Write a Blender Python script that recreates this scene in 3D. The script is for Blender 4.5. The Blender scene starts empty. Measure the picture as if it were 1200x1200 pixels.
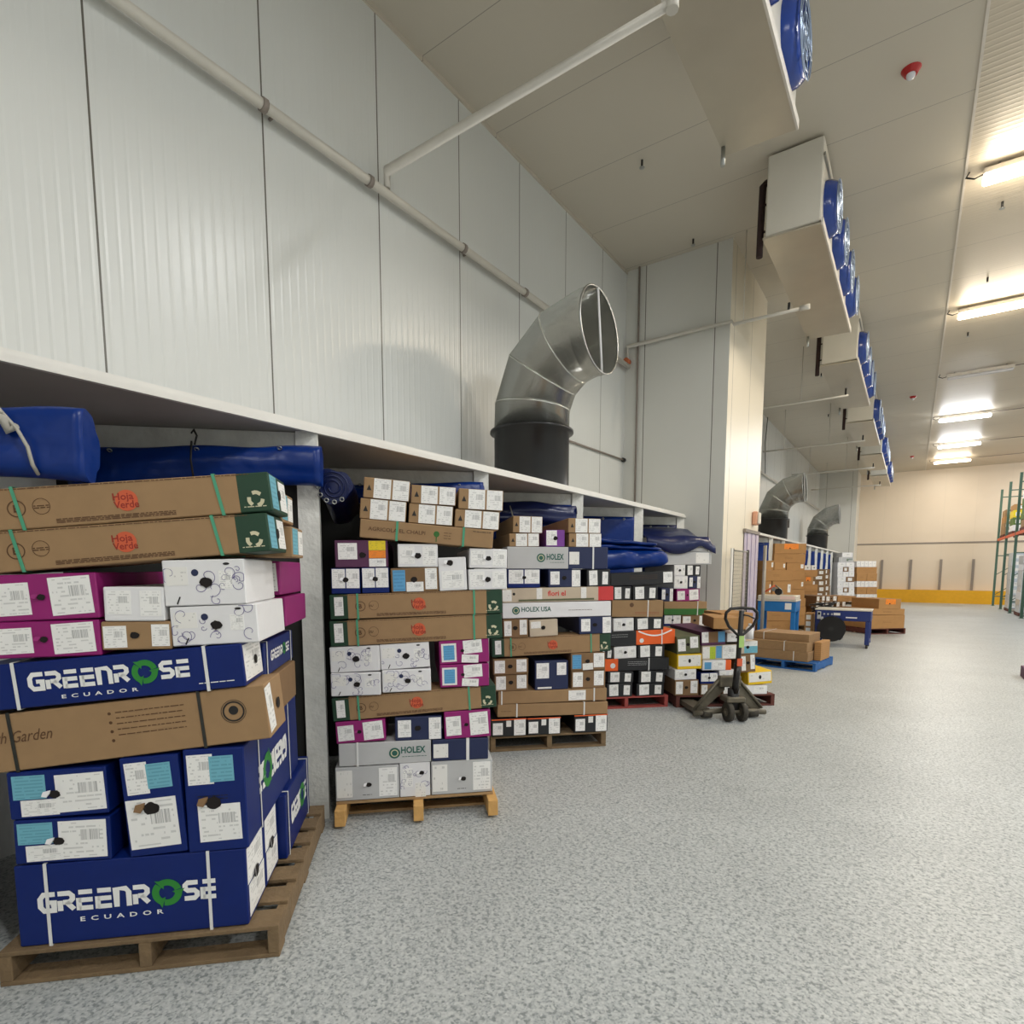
import bpy, bmesh, math, random
from mathutils import Vector, Matrix
random.seed(7)
C = bpy.context.scene.collection
S2 = math.sqrt(.5)

# ---------------------------------------------------------------- camera, world, exposure
cam_d = bpy.data.cameras.new('camera'); cam = bpy.data.objects.new('camera', cam_d); C.objects.link(cam)
cam.location = (0, 0, 1.6)
cam.rotation_euler = (math.radians(90 - 5.63), 0, math.radians(35.2))
cam_d.sensor_width = 36; cam_d.lens = 661.3 / 1200 * 36
cam_d.shift_y = (732.9 - 600) / 1200
cam_d.clip_start = .05; cam_d.clip_end = 200
bpy.context.scene.camera = cam
vs = bpy.context.scene.view_settings
bpy.context.scene.display_settings.display_device = 'sRGB'
vs.view_transform = 'Standard'; vs.look = 'None'; vs.gamma = 1; vs.use_curve_mapping = False
vs.exposure = 0.38
w = bpy.data.worlds.new('world'); bpy.context.scene.world = w; w.use_nodes = True
w.node_tree.nodes['Background'].inputs[0].default_value = (.9, .93, 1, 1)
w.node_tree.nodes['Background'].inputs[1].default_value = .05
LAMP_POWER = 100
WARM = (1, .86, .66); COOL = (.97, .985, 1.0); NEUTRAL = (1, 1, .985)
def area(name, loc, sx, sy, power, col, rot=(0, 0, 0), parent=None):
    l = bpy.data.lights.new(name, 'AREA'); l.shape = 'RECTANGLE'; l.size = sx; l.size_y = sy
    l.energy = power; l.color = col
    o = bpy.data.objects.new(name, l); C.objects.link(o); o.location = loc; o.rotation_euler = rot
    if parent: o.parent = parent
    return o

# ---------------------------------------------------------------- materials
M = {}
def lin(c):
    return tuple(((x / 255) / 12.92 if x / 255 <= .04045 else ((x / 255 + .055) / 1.055) ** 2.4) for x in c)
def mat(name, rgb, rough=.6, metal=0, noise=.06, nscale=8, spec=.5, bump=0, bscale=40):
    m = bpy.data.materials.new(name); m.use_nodes = True
    nt = m.node_tree; b = nt.nodes['Principled BSDF']
    c = lin(rgb)
    b.inputs['Roughness'].default_value = rough; b.inputs['Metallic'].default_value = metal
    b.inputs['Specular IOR Level'].default_value = spec
    tc = nt.nodes.new('ShaderNodeTexCoord')
    if noise:
        n = nt.nodes.new('ShaderNodeTexNoise'); n.inputs['Scale'].default_value = nscale; n.inputs['Detail'].default_value = 4
        nt.links.new(tc.outputs['Object'], n.inputs['Vector'])
        r = nt.nodes.new('ShaderNodeMix'); r.data_type = 'RGBA'
        r.inputs['A'].default_value = (*[x * (1 - noise * 2.2) for x in c], 1)
        r.inputs['B'].default_value = (*[min(1, x * (1 + noise * 2.2)) for x in c], 1)
        nt.links.new(n.outputs['Fac'], r.inputs['Factor']); nt.links.new(r.outputs['Result'], b.inputs['Base Color'])
    else: b.inputs['Base Color'].default_value = (*c, 1)
    if bump:
        n2 = nt.nodes.new('ShaderNodeTexNoise'); n2.inputs['Scale'].default_value = bscale
        nt.links.new(tc.outputs['Object'], n2.inputs['Vector'])
        bp = nt.nodes.new('ShaderNodeBump'); bp.inputs['Strength'].default_value = bump; bp.inputs['Distance'].default_value = .02
        nt.links.new(n2.outputs['Fac'], bp.inputs['Height']); nt.links.new(bp.outputs['Normal'], b.inputs['Normal'])
    M[name] = m
    return m
def N(nt, t, **k):
    n = nt.nodes.new(t)
    for a, v in k.items(): setattr(n, a, v)
    return n
def math_n(nt, op, a, b=None, c=None):
    n = nt.nodes.new('ShaderNodeMath'); n.operation = op
    for i, v in enumerate((a, b, c)):
        if v is None: continue
        if isinstance(v, (int, float)): n.inputs[i].default_value = v
        else: nt.links.new(v, n.inputs[i])
    return n.outputs[0]
def panel_mat(name, rgb, axis, pitch, off, rib=.0737, rough=.38, seam=(96, 92, 84), ribamp=.25, seamw=.006, noise=.03, bumpn=.06):
    """insulated wall panel: seams every pitch metres along an axis of the room and fine pressed ribs"""
    m = bpy.data.materials.new(name); m.use_nodes = True; nt = m.node_tree; b = nt.nodes['Principled BSDF']
    b.inputs['Roughness'].default_value = rough
    tc = N(nt, 'ShaderNodeTexCoord'); sp = N(nt, 'ShaderNodeSeparateXYZ'); nt.links.new(tc.outputs['Object'], sp.inputs[0])
    a = sp.outputs[axis]
    f = math_n(nt, 'FRACT', math_n(nt, 'DIVIDE', math_n(nt, 'SUBTRACT', a, off), pitch))
    d = math_n(nt, 'MULTIPLY', math_n(nt, 'MINIMUM', f, math_n(nt, 'SUBTRACT', 1, f)), pitch)
    sm = math_n(nt, 'LESS_THAN', d, seamw)
    n = N(nt, 'ShaderNodeTexNoise'); n.inputs['Scale'].default_value = 1.3; n.inputs['Detail'].default_value = 5
    nt.links.new(tc.outputs['Object'], n.inputs['Vector'])
    mx = N(nt, 'ShaderNodeMix', data_type='RGBA'); c = lin(rgb)
    mx.inputs['A'].default_value = (*[x * (1 - noise) for x in c], 1); mx.inputs['B'].default_value = (*[x * (1 + noise) for x in c], 1)
    nt.links.new(n.outputs['Fac'], mx.inputs['Factor'])
    m2 = N(nt, 'ShaderNodeMix', data_type='RGBA'); m2.inputs['B'].default_value = (*lin(seam), 1)
    nt.links.new(mx.outputs['Result'], m2.inputs['A']); nt.links.new(sm, m2.inputs['Factor'])
    nt.links.new(m2.outputs['Result'], b.inputs['Base Color'])
    # ribs
    fr = math_n(nt, 'FRACT', math_n(nt, 'DIVIDE', math_n(nt, 'SUBTRACT', a, off), rib))
    rb = math_n(nt, 'MAXIMUM', 0, math_n(nt, 'SUBTRACT', 1, math_n(nt, 'DIVIDE', math_n(nt, 'ABSOLUTE', math_n(nt, 'SUBTRACT', fr, .5)), .2)))
    n3 = N(nt, 'ShaderNodeTexNoise'); n3.inputs['Scale'].default_value = 60; nt.links.new(tc.outputs['Object'], n3.inputs['Vector'])
    hgt = math_n(nt, 'ADD', math_n(nt, 'MULTIPLY', rb, ribamp), math_n(nt, 'MULTIPLY', n3.outputs['Fac'], bumpn))
    hgt = math_n(nt, 'SUBTRACT', hgt, math_n(nt, 'MULTIPLY', sm, 1.0))
    bp = N(nt, 'ShaderNodeBump'); bp.inputs['Strength'].default_value = .32; bp.inputs['Distance'].default_value = .004
    nt.links.new(hgt, bp.inputs['Height']); nt.links.new(bp.outputs['Normal'], b.inputs['Normal'])
    M[name] = m; return m
panel_mat('wall_panel', (216, 218, 215), 1, 1.105, 1.49, ribamp=1.0, rough=.3)
panel_mat('cross_panel', (214, 214, 208), 0, 1.105, -2.62, ribamp=.15)
panel_mat('cream_panel', (233, 224, 205), 1, 1.105, .4, ribamp=.1)
panel_mat('back_panel', (220, 206, 186), 0, 1.2, -1.3, ribamp=.05, seam=(216, 203, 184), seamw=.012)
panel_mat('ceiling_panel', (200, 193, 178), 1, 1.16, 4.27, rib=.3, ribamp=.04, rough=.5, seam=(150, 144, 134), seamw=.004)
panel_mat('ceiling_ribbed', (200, 190, 172), 1, 1.16, 4.27, rib=.075, ribamp=1.0, rough=.45, seam=(160, 152, 138), seamw=.004)
# speckled resin floor
m = bpy.data.materials.new('resin_floor'); m.use_nodes = True; nt = m.node_tree; b = nt.nodes['Principled BSDF']
tc = N(nt, 'ShaderNodeTexCoord')
v1 = N(nt, 'ShaderNodeTexVoronoi'); v1.inputs['Scale'].default_value = 110; nt.links.new(tc.outputs['Object'], v1.inputs['Vector'])
n1 = N(nt, 'ShaderNodeTexNoise'); n1.inputs['Scale'].default_value = 48; n1.inputs['Detail'].default_value = 6; nt.links.new(tc.outputs['Object'], n1.inputs['Vector'])
n2 = N(nt, 'ShaderNodeTexNoise'); n2.inputs['Scale'].default_value = 1.1; n2.inputs['Detail'].default_value = 5; nt.links.new(tc.outputs['Object'], n2.inputs['Vector'])
cr = N(nt, 'ShaderNodeValToRGB'); e = cr.color_ramp; e.elements[0].position = .33; e.elements[0].color = (*lin((132, 138, 138)), 1)
e.elements[1].position = .68; e.elements[1].color = (*lin((200, 203, 201)), 1)
x = e.elements.new(.47); x.color = (*lin((176, 180, 180)), 1)
sepc = N(nt, 'ShaderNodeSeparateColor'); nt.links.new(v1.outputs['Color'], sepc.inputs[0])
mixv = math_n(nt, 'ADD', math_n(nt, 'MULTIPLY', n1.outputs['Fac'], .72), math_n(nt, 'MULTIPLY', sepc.outputs[0], .28))
nt.links.new(mixv, cr.inputs['Fac'])
mm = N(nt, 'ShaderNodeMix', data_type='RGBA', blend_type='MULTIPLY'); mm.inputs['Factor'].default_value = 1
nt.links.new(cr.outputs['Color'], mm.inputs['A'])
c2 = N(nt, 'ShaderNodeValToRGB'); c2.color_ramp.elements[0].position = .3; c2.color_ramp.elements[0].color = (.86, .86, .86, 1)
c2.color_ramp.elements[1].position = .7; c2.color_ramp.elements[1].color = (1, 1, 1, 1); nt.links.new(n2.outputs['Fac'], c2.inputs['Fac'])
nt.links.new(c2.outputs['Color'], mm.inputs['B']); nt.links.new(mm.outputs['Result'], b.inputs['Base Color'])
b.inputs['Roughness'].default_value = .42
bp = N(nt, 'ShaderNodeBump'); bp.inputs['Strength'].default_value = .5; bp.inputs['Distance'].default_value = .004
nt.links.new(n1.outputs['Fac'], bp.inputs['Height']); nt.links.new(bp.outputs['Normal'], b.inputs['Normal'])
M['resin_floor'] = m

def label_mat(name, rgb, ink=(70, 72, 78), rows=9, bar=True, density=.52):
    """paper sticker: rows of small print and a bar-code block, laid out in the sticker's own UV"""
    m = bpy.data.materials.new(name); m.use_nodes = True; nt = m.node_tree; b = nt.nodes['Principled BSDF']
    b.inputs['Roughness'].default_value = .55
    uv = N(nt, 'ShaderNodeUVMap'); oi = N(nt, 'ShaderNodeObjectInfo')
    sp = N(nt, 'ShaderNodeSeparateXYZ'); nt.links.new(uv.outputs[0], sp.inputs[0]); U, V = sp.outputs[0], sp.outputs[1]
    rnd = math_n(nt, 'MULTIPLY', oi.outputs['Random'], 37)
    rv = math_n(nt, 'MULTIPLY', V, rows)
    cell = math_n(nt, 'FLOOR', rv); line = math_n(nt, 'LESS_THAN', math_n(nt, 'ABSOLUTE', math_n(nt, 'SUBTRACT', math_n(nt, 'FRACT', rv), .5)), .2)
    cx = N(nt, 'ShaderNodeCombineXYZ'); nt.links.new(math_n(nt, 'MULTIPLY', U, 5), cx.inputs[0])
    nt.links.new(math_n(nt, 'ADD', math_n(nt, 'MULTIPLY', cell, 5.3), rnd), cx.inputs[1])
    nz = N(nt, 'ShaderNodeTexNoise'); nz.inputs['Scale'].default_value = 1; nz.inputs['Detail'].default_value = 2; nt.links.new(cx.outputs[0], nz.inputs['Vector'])
    ink_m = math_n(nt, 'MULTIPLY', line, math_n(nt, 'GREATER_THAN', nz.outputs['Fac'], density))
    inx = math_n(nt, 'MULTIPLY', math_n(nt, 'GREATER_THAN', U, .07), math_n(nt, 'LESS_THAN', U, .93))
    iny = math_n(nt, 'MULTIPLY', math_n(nt, 'GREATER_THAN', V, .05), math_n(nt, 'LESS_THAN', V, .95))
    ink_m = math_n(nt, 'MULTIPLY', ink_m, math_n(nt, 'MULTIPLY', inx, iny)); ink_m = math_n(nt, 'MULTIPLY', ink_m, .28)
    if bar:
        cb = N(nt, 'ShaderNodeCombineXYZ'); nt.links.new(math_n(nt, 'ADD', math_n(nt, 'MULTIPLY', U, 60), rnd), cb.inputs[0])
        nb = N(nt, 'ShaderNodeTexNoise'); nb.inputs['Scale'].default_value = 1; nb.inputs['Detail'].default_value = 0; nt.links.new(cb.outputs[0], nb.inputs['Vector'])
        reg = math_n(nt, 'MULTIPLY', math_n(nt, 'LESS_THAN', math_n(nt, 'ABSOLUTE', math_n(nt, 'SUBTRACT', U, .66)), .2),
                     math_n(nt, 'LESS_THAN', math_n(nt, 'ABSOLUTE', math_n(nt, 'SUBTRACT', V, .62)), .14))
        br = math_n(nt, 'MULTIPLY', reg, math_n(nt, 'ADD', .12, math_n(nt, 'MULTIPLY', math_n(nt, 'GREATER_THAN', nb.outputs['Fac'], .5), .42)))
        ink_m = math_n(nt, 'MAXIMUM', math_n(nt, 'MULTIPLY', ink_m, math_n(nt, 'SUBTRACT', 1, reg)), br)
    mx = N(nt, 'ShaderNodeMix', data_type='RGBA'); mx.inputs['A'].default_value = (*lin(rgb), 1); mx.inputs['B'].default_value = (*lin(ink), 1)
    nt.links.new(ink_m, mx.inputs['Factor']); nt.links.new(mx.outputs['Result'], b.inputs['Base Color'])
    M[name] = m
label_mat('label_white', (242, 241, 238)); label_mat('label_cyan', (112, 178, 196), ink=(30, 80, 110), rows=7, bar=False, density=.42)
label_mat('label_blue', (92, 160, 205), ink=(30, 70, 130), rows=6, bar=False, density=.4)
label_mat('label_pink', (236, 208, 200)); label_mat('label_yellow', (232, 206, 40), rows=5, bar=False)
label_mat('label_orange', (244, 140, 40), rows=5, bar=False); label_mat('label_lime', (180, 200, 50), rows=5, bar=False)
label_mat('label_plain', (235, 233, 228), rows=5, bar=False, density=.6)

mat('cardboard', (156, 125, 89), .8, noise=.05, nscale=14); mat('cardboard_dark', (130, 101, 70), .85, noise=.06, nscale=14)
mat('cardboard_gold', (176, 132, 82), .8, noise=.05)
mat('magenta', (146, 22, 108), .5); mat('magenta_dark', (120, 26, 84), .6)
mat('royal_blue', (8, 34, 104), .45, noise=.05, spec=.3); mat('carton_white', (230, 229, 230), .6, noise=.03)
mat('carton_grey', (190, 190, 190), .6, noise=.03); mat('navy', (30, 40, 78), .55); mat('black_carton', (28, 29, 33), .5)
mat('forest', (26, 62, 42), .6); mat('purple', (122, 60, 150), .6); mat('plum', (88, 44, 78), .6)
mat('orange', (236, 98, 34), .55); mat('orange_edge', (214, 96, 60), .6); mat('yellow', (236, 196, 30), .5); mat('olive', (92, 96, 66), .6)
mat('green_print', (46, 104, 40), .6); mat('beige', (196, 180, 158), .7); mat('lime', (168, 190, 40), .6); mat('red_print', (206, 60, 60), .6)
mat('steel_blue', (60, 120, 180), .5)
mat('ink_black', (28, 26, 26), .6, noise=0); mat('ink_brown', (96, 66, 42), .7, noise=0); mat('ink_white', (238, 238, 236), .5, noise=0)
mat('ink_violet', (110, 100, 150), .6, noise=0); mat('ink_red', (150, 46, 30), .6, noise=0); mat('ink_orange', (204, 92, 56), .6, noise=0)
mat('ink_green', (40, 132, 48), .5, noise=0); mat('ink_teal', (40, 96, 84), .6, noise=0); mat('ink_cream', (206, 200, 168), .6, noise=0)
mat('hole_shade', (26, 20, 18), .9, noise=0); mat('strap_green', (74, 156, 122), .4, noise=0); mat('strap_white', (226, 226, 224), .4, noise=0)  # first colour stands in for the shade inside hand holes
mat('strap_black', (40, 40, 36), .5, noise=0)
mat('white_paint', (226, 224, 218), .5, noise=.05, nscale=3); mat('worn_paint', (226, 226, 220), .6, noise=.09, nscale=9, bump=.3, bscale=30)
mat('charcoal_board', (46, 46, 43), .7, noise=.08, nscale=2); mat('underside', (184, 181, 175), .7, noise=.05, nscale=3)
mat('pallet_wood', (168, 136, 96), .85, noise=.12, nscale=12, bump=.4); mat('pallet_old', (122, 101, 74), .9, noise=.14, nscale=12, bump=.4)
mat('pallet_fresh', (206, 160, 96), .8, noise=.1, nscale=14, bump=.3)
mat('pallet_red', (158, 72, 66), .8, noise=.12, nscale=10); mat('pallet_maroon', (98, 54, 46), .85, noise=.12); mat('pallet_blue', (30, 92, 158), .7, noise=.12)
mat('tarp_blue', (4, 44, 118), .3, noise=.1, nscale=4, bump=.8, bscale=6, spec=.3); mat('tarp_navy', (10, 26, 78), .3, noise=.08, nscale=5, bump=.3, bscale=9)
mat('steel', (176, 178, 176), .3, metal=1, noise=.07, nscale=3); mat('galvanised', (226, 227, 222), .22, metal=.88, noise=.05, nscale=5, bump=.05, bscale=4)
mat('dark_metal', (60, 60, 60), .5, metal=.6); mat('black_plastic', (30, 30, 31), .3, noise=.04, nscale=3)
mat('cooler_white', (206, 202, 190), .4, noise=.03, nscale=2); mat('cooler_base', (186, 178, 160), .3, metal=.35, noise=.06, nscale=2)
mat('fan_blue', (40, 66, 140), .2, noise=.08); mat('fan_grille', (160, 176, 200), .3, metal=.7); mat('pipe_insulation', (48, 30, 28), .85, noise=.2, nscale=20)
mat('pipe_white', (206, 202, 192), .4, noise=.03); mat('alarm_red', (170, 26, 24), .35); mat('lens_clear', (220, 220, 225), .15)
mat('fixture_body', (214, 208, 198), .4); mat('rack_green', (72, 104, 90), .5); mat('kerb_yellow', (226, 168, 22), .5, noise=.05)
mat('grey_post', (140, 130, 122), .5); mat('strip_curtain', (198, 188, 210), .25, noise=.05); mat('rope', (170, 166, 156), .8)
mat('machine_blue', (28, 110, 178), .4); mat('machine_navy', (30, 48, 112), .4); mat('machine_top', (214, 208, 196), .35, noise=.03)
mat('jack_grey', (104, 98, 84), .5, metal=.3, noise=.2, nscale=14); mat('rubber', (58, 54, 46), .7); mat('black_gloss', (24, 20, 20), .3)
mat('label_hivis', (170, 205, 120), .5); mat('copper', (190, 104, 64), .5); mat('wire_grey', (150, 146, 136), .5, metal=.4)
mat('peach_plastic', (214, 160, 132), .5); mat('foliage', (92, 116, 58), .8, noise=.2); mat('wrap_film', (206, 214, 222), .2, noise=.08)

# ---------------------------------------------------------------- mesh helpers
def link(name, bm, mats, parent=None, smooth=False):
    me = bpy.data.meshes.new(name); bm.normal_update(); bm.to_mesh(me); bm.free()
    if not isinstance(mats, (list, tuple)): mats = [mats]
    for q in mats: me.materials.append(M[q] if isinstance(q, str) else q)
    if smooth:
        for p in me.polygons: p.use_smooth = True
    o = bpy.data.objects.new(name, me); C.objects.link(o)
    if parent: o.parent = parent
    return o
def empty(name, loc=(0, 0, 0), rz=0):
    o = bpy.data.objects.new(name, None); C.objects.link(o); o.location = loc; o.rotation_euler = (0, 0, rz)
    o.empty_display_size = .1
    return o
def tag(o, label=None, cat=None, group=None, kind=None):
    if label: o['label'] = label
    if cat: o['category'] = cat
    if group: o['group'] = group
    if kind: o['kind'] = kind
    return o
def box(bm, x0, x1, y0, y1, z0, z1, mi=0, bevel=0):
    vsx = [bm.verts.new(p) for p in ((x0, y0, z0), (x1, y0, z0), (x1, y1, z0), (x0, y1, z0), (x0, y0, z1), (x1, y0, z1), (x1, y1, z1), (x0, y1, z1))]
    fs = [bm.faces.new([vsx[i] for i in q]) for q in ((0, 3, 2, 1), (4, 5, 6, 7), (0, 1, 5, 4), (1, 2, 6, 5), (2, 3, 7, 6), (3, 0, 4, 7))]
    for f in fs: f.material_index = mi
    if bevel:
        es = list({e for f in fs for e in f.edges})
        bmesh.ops.bevel(bm, geom=es, offset=bevel, segments=1, affect='EDGES', material=-1)
    return fs
def bx(name, x0, x1, y0, y1, z0, z1, m, parent=None, bevel=0):
    bm = bmesh.new(); box(bm, x0, x1, y0, y1, z0, z1, 0, bevel); return link(name, bm, m, parent)
def frame_of(d):
    d = Vector(d).normalized(); a = Vector((0, 0, 1)) if abs(d.z) < .95 else Vector((1, 0, 0))
    u = d.cross(a).normalized(); return u, d.cross(u).normalized()
def tube(bm, pts, r, seg=10, mi=0, caps=True, closed=False):
    pts = [Vector(p) for p in pts]; n = len(pts); rings = []
    rs = r if isinstance(r, (list, tuple)) else [r] * n
    pu = None
    for i, p in enumerate(pts):
        if closed: d = (pts[(i + 1) % n] - pts[i - 1])
        else: d = (pts[min(i + 1, n - 1)] - pts[max(i - 1, 0)])
        u, v = frame_of(d)
        if pu is not None:
            dn = d.normalized(); u = (pu - dn * pu.dot(dn)).normalized(); v = dn.cross(u)
        pu = u
        k = 1.0
        if 0 < i < n - 1 and not closed:
            a = (pts[i] - pts[i - 1]).normalized(); b2 = (pts[i + 1] - pts[i]).normalized()
            k = 1 / max(.6, math.cos(a.angle(b2) / 2))
        rings.append([bm.verts.new(p + (u * math.cos(t) + v * math.sin(t)) * rs[i] * k) for t in [2 * math.pi * j / seg for j in range(seg)]])
    m_ = n if closed else n - 1
    for i in range(m_):
        A, B = rings[i], rings[(i + 1) % n]
        for j in range(seg):
            f = bm.faces.new((A[j], A[(j + 1) % seg], B[(j + 1) % seg], B[j])); f.material_index = mi; f.smooth = True
    if caps and not closed:
        f = bm.faces.new(list(reversed(rings[0]))); f.material_index = mi
        f = bm.faces.new(rings[-1]); f.material_index = mi
def tb(name, pts, r, m, parent=None, seg=10, closed=False):
    bm = bmesh.new(); tube(bm, pts, r, seg, closed=closed); bmesh.ops.recalc_face_normals(bm, faces=bm.faces); return link(name, bm, m, parent)
def prism(bm, poly, y0, y1, mi=0):
    """extrude polygon of (x,z) between y0 and y1"""
    a = [bm.verts.new((p[0], y0, p[1])) for p in poly]; b_ = [bm.verts.new((p[0], y1, p[1])) for p in poly]
    n = len(poly); fs = [bm.faces.new(a), bm.faces.new(list(reversed(b_)))]
    for i in range(n): fs.append(bm.faces.new((a[i], b_[i], b_[(i + 1) % n], a[(i + 1) % n])))
    for f in fs: f.material_index = mi
    bmesh.ops.recalc_face_normals(bm, faces=fs)
# ---------------------------------------------------------------- room
YB = 34.5; ZC = 6.42; XW = -4.06; YR = 9.0; XC = -2.4; YC = 11.4; XR = 8.5; YN = -6
def struct(o): o['kind'] = 'structure'; return o
struct(bx('floor', XW - .4, XR + .2, YN - .2, YB + .2, -.2, 0, 'resin_floor'))
struct(bx('ceiling', XW - .4, .26, YN - .2, YB + .2, ZC, ZC + .2, 'ceiling_panel'))
o = struct(bx('ceiling', .26, XR + .2, YN - .2, YB + .2, ZC, ZC + .2, 'ceiling_ribbed')); o.name = 'ceiling_side'
struct(bx('trim_1', .25, .275, YN, YB, ZC - .012, ZC, 'fixture_body'))
struct(bx('wall_left', XW - .2, XW, YN - .2, YB, 0, ZC, 'wall_panel'))
struct(bx('wall_right', XR, XR + .2, YN - .2, YB, 0, ZC, 'wall_panel'))
struct(bx('wall_rear', XW, XR, YN - .2, YN, 0, ZC, 'cross_panel'))
struct(bx('wall_back', XW, XR, YB, YB + .2, 0, ZC, 'back_panel'))
# projecting block beside the first bay run
bm = bmesh.new(); box(bm, XW, XC, YR, YC, 0, ZC)
for f in bm.faces:
    f.material_index = 1 if abs(f.normal.x) > .5 else 0
bm.normal_update()
for f in bm.faces: f.material_index = 1 if abs(f.normal.x) > .5 else 0
struct(link('wall_projection', bm, ['cross_panel', 'cream_panel']))
struct(bx('wall_recess', XW, XC, 32.7, YB, 0, ZC, 'cross_panel'))
struct(bx('trim_2', -2.4, XR, YB - .03, YB, 2.87, 2.93, 'grey_post'))
struct(bx('trim_3', -2.4, 3.9, YB - .42, YB - .02, 0, .62, 'kerb_yellow'))
for i, x in enumerate((-1.26, -.06, 1.13, 2.35)):
    struct(bx('trim_%d' % (4 + i), x - .05, x + .05, YB - .1, YB - .03, .62, 2.1, 'grey_post'))
struct(bx('trim_8', XW, XW + .02, YN, YR, ZC - .04, ZC, 'ceiling_panel'))
# ---------------------------------------------------------------- storage canopies (timber shelf, posts and beams set at 45 degrees)
def obox(bm, o, ang, x0, x1, y0, y1, z0, z1, mi=0):
    """box in a frame at o turned by ang"""
    c, s = math.cos(ang), math.sin(ang); fs = box(bm, x0, x1, y0, y1, z0, z1, mi)
    for v in {v for f in fs for v in f.verts}:
        x, y = v.co.x, v.co.y; v.co.x = o[0] + x * c - y * s; v.co.y = o[1] + x * s + y * c
def canopy(name, label, y0, posts, yend):
    t = tag(empty(name, (XW, y0, 0)), label, 'storage canopy')
    L = Matrix.Translation((-XW, -y0, 0))
    def part(n, bm, m):
        bm.transform(L); return link(n, bm, m, t)
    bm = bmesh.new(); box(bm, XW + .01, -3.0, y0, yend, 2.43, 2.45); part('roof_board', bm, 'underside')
    bm = bmesh.new(); box(bm, XW + .01, -2.985, y0, yend, 2.452, 2.475); part('roof_top', bm, 'white_paint')
    bm = bmesh.new(); box(bm, -2.998, -2.97, y0, yend, 2.418, 2.45); part('edge_trim', bm, 'white_paint')
    for py in posts:
        bm = bmesh.new(); obox(bm, (-3.0, py), math.radians(45), -.125, 0.0, -.02, .03, 0, 2.43)
        part('post', bm, 'worn_paint')
        if py - 1.06 > y0 - .4:
            bm = bmesh.new(); obox(bm, (-3.0, py), math.radians(45), -1.46, -.13, .0, .035, 2.30, 2.425); part('beam', bm, 'worn_paint')
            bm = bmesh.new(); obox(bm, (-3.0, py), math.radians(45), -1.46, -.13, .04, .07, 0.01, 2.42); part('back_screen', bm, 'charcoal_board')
    return t
canopy('storage_canopy', 'long white timber canopy over the pallet bays, in front of the grey block', YN + .05, [-2.9, -1.2, .5, 2.2, 3.9, 5.6, 7.3, 8.97], YR - .01)
canopy('storage_canopy', 'distant white timber canopy over the pallet bays, beyond the grey block', YC + .02, [12.6, 14.3, 16, 17.7, 19.4, 21.1, 22.8, 24.5, 26.2, 27.9, 29.6, 31.3, 32.6], 32.68)

# ---------------------------------------------------------------- ventilation elbows
def vent(y, xbase, label, first=True):
    t = tag(empty('ventilation_elbow', (xbase, y, 2.477)), label, 'air duct')
    R = .40
    def ring_pts(c, tilt, r, n=40):
        # plane tilted by 'tilt' about the y axis (0 = horizontal ring)
        return [Vector((c[0] + r * math.cos(a) * math.cos(tilt), r * math.sin(a), c[1] - r * math.cos(a) * math.sin(tilt))) for a in [2 * math.pi * i / n for i in range(n)]]
    def loft(bm, rings, close_in=False):
        vr = [[bm.verts.new(p) for p in r_] for r_ in rings]; n = len(vr[0])
        for A, B in zip(vr, vr[1:]):
            for i in range(n):
                f = bm.faces.new((A[i], A[(i + 1) % n], B[(i + 1) % n], B[i])); f.smooth = True
        return vr
    bm = bmesh.new(); loft(bm, [ring_pts((0, 0), 0, R), ring_pts((0, .56), 0, R), ring_pts((0, .565), 0, R + .045), ring_pts((0, .59), 0, R + .045), ring_pts((0, .6), 0, R - .02), ring_pts((0, .3), 0, R - .02)])
    bmesh.ops.recalc_face_normals(bm, faces=bm.faces); link('base_pipe', bm, 'black_plastic', t)
    # mitred gores: bend of centreline radius rb
    z0 = .60; zs = .74; rb = .70
    cuts = [(0, 0.0)]
    angs = [math.radians(a) for a in (0, 18, 50, 78, 88)]
    def centre(a): return (rb - rb * math.cos(a), zs + rb * math.sin(a))
    secs = [((0, z0), 0)]
    g = [math.radians(a) for a in (8, 36, 64, 86)]
    pts = [(0, z0)] + [(rb - rb * math.cos(a) / 1.0, zs + rb * math.sin(a)) for a in g]
    secs = [ring_pts((0, z0), 0, R)] + [ring_pts(centre(a), a, R * 1.0) for a in g]
    end = centre(g[-1]); d = (math.sin(g[-1]), math.cos(g[-1])); secs.append(ring_pts((end[0] + d[0] * .14, end[1] + d[1] * .14), g[-1], R + .004))
    names = ['collar', 'gore', 'gore', 'gore', 'mouth_ring']
    for k in range(5):
        bm = bmesh.new()
        A, B = secs[k], secs[k + 1]
        va = [bm.verts.new(p) for p in A]; vb = [bm.verts.new(p) for p in B]; n = len(va)
        for i in range(n):
            f = bm.faces.new((va[i], va[(i + 1) % n], vb[(i + 1) % n], vb[i])); f.smooth = True
        bmesh.ops.solidify(bm, geom=bm.faces[:], thickness=.012)
        bmesh.ops.recalc_face_normals(bm, faces=bm.faces)
        link(names[k], bm, 'galvanised', t)
    # raised seams and rim
    for k, r in ((1, .006), (2, .005), (3, .005), (5, .009)):
        link('seam' if k < 5 else 'rim', (lambda b_: (tube(b_, secs[k], r, 6, closed=True), b_)[1])(bmesh.new()), 'galvanised' if k < 5 else 'steel', t)
    # brace across the mouth
    c = ((end[0] + d[0] * .14), (end[1] + d[1] * .14)); ca, sa = math.cos(g[-1]), math.sin(g[-1])
    tb('brace', [(c[0] + R * ca, .0, c[1] - R * sa), (c[0] - R * ca, .0, c[1] + R * sa)], .012, 'carton_white', t, 8)
    return t
vent(5.2, -3.41, 'large galvanised ventilation elbow on a black pipe, nearest of the three')
vent(18.1, -3.41, 'galvanised ventilation elbow just beyond the projecting block, second of the three')
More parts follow.
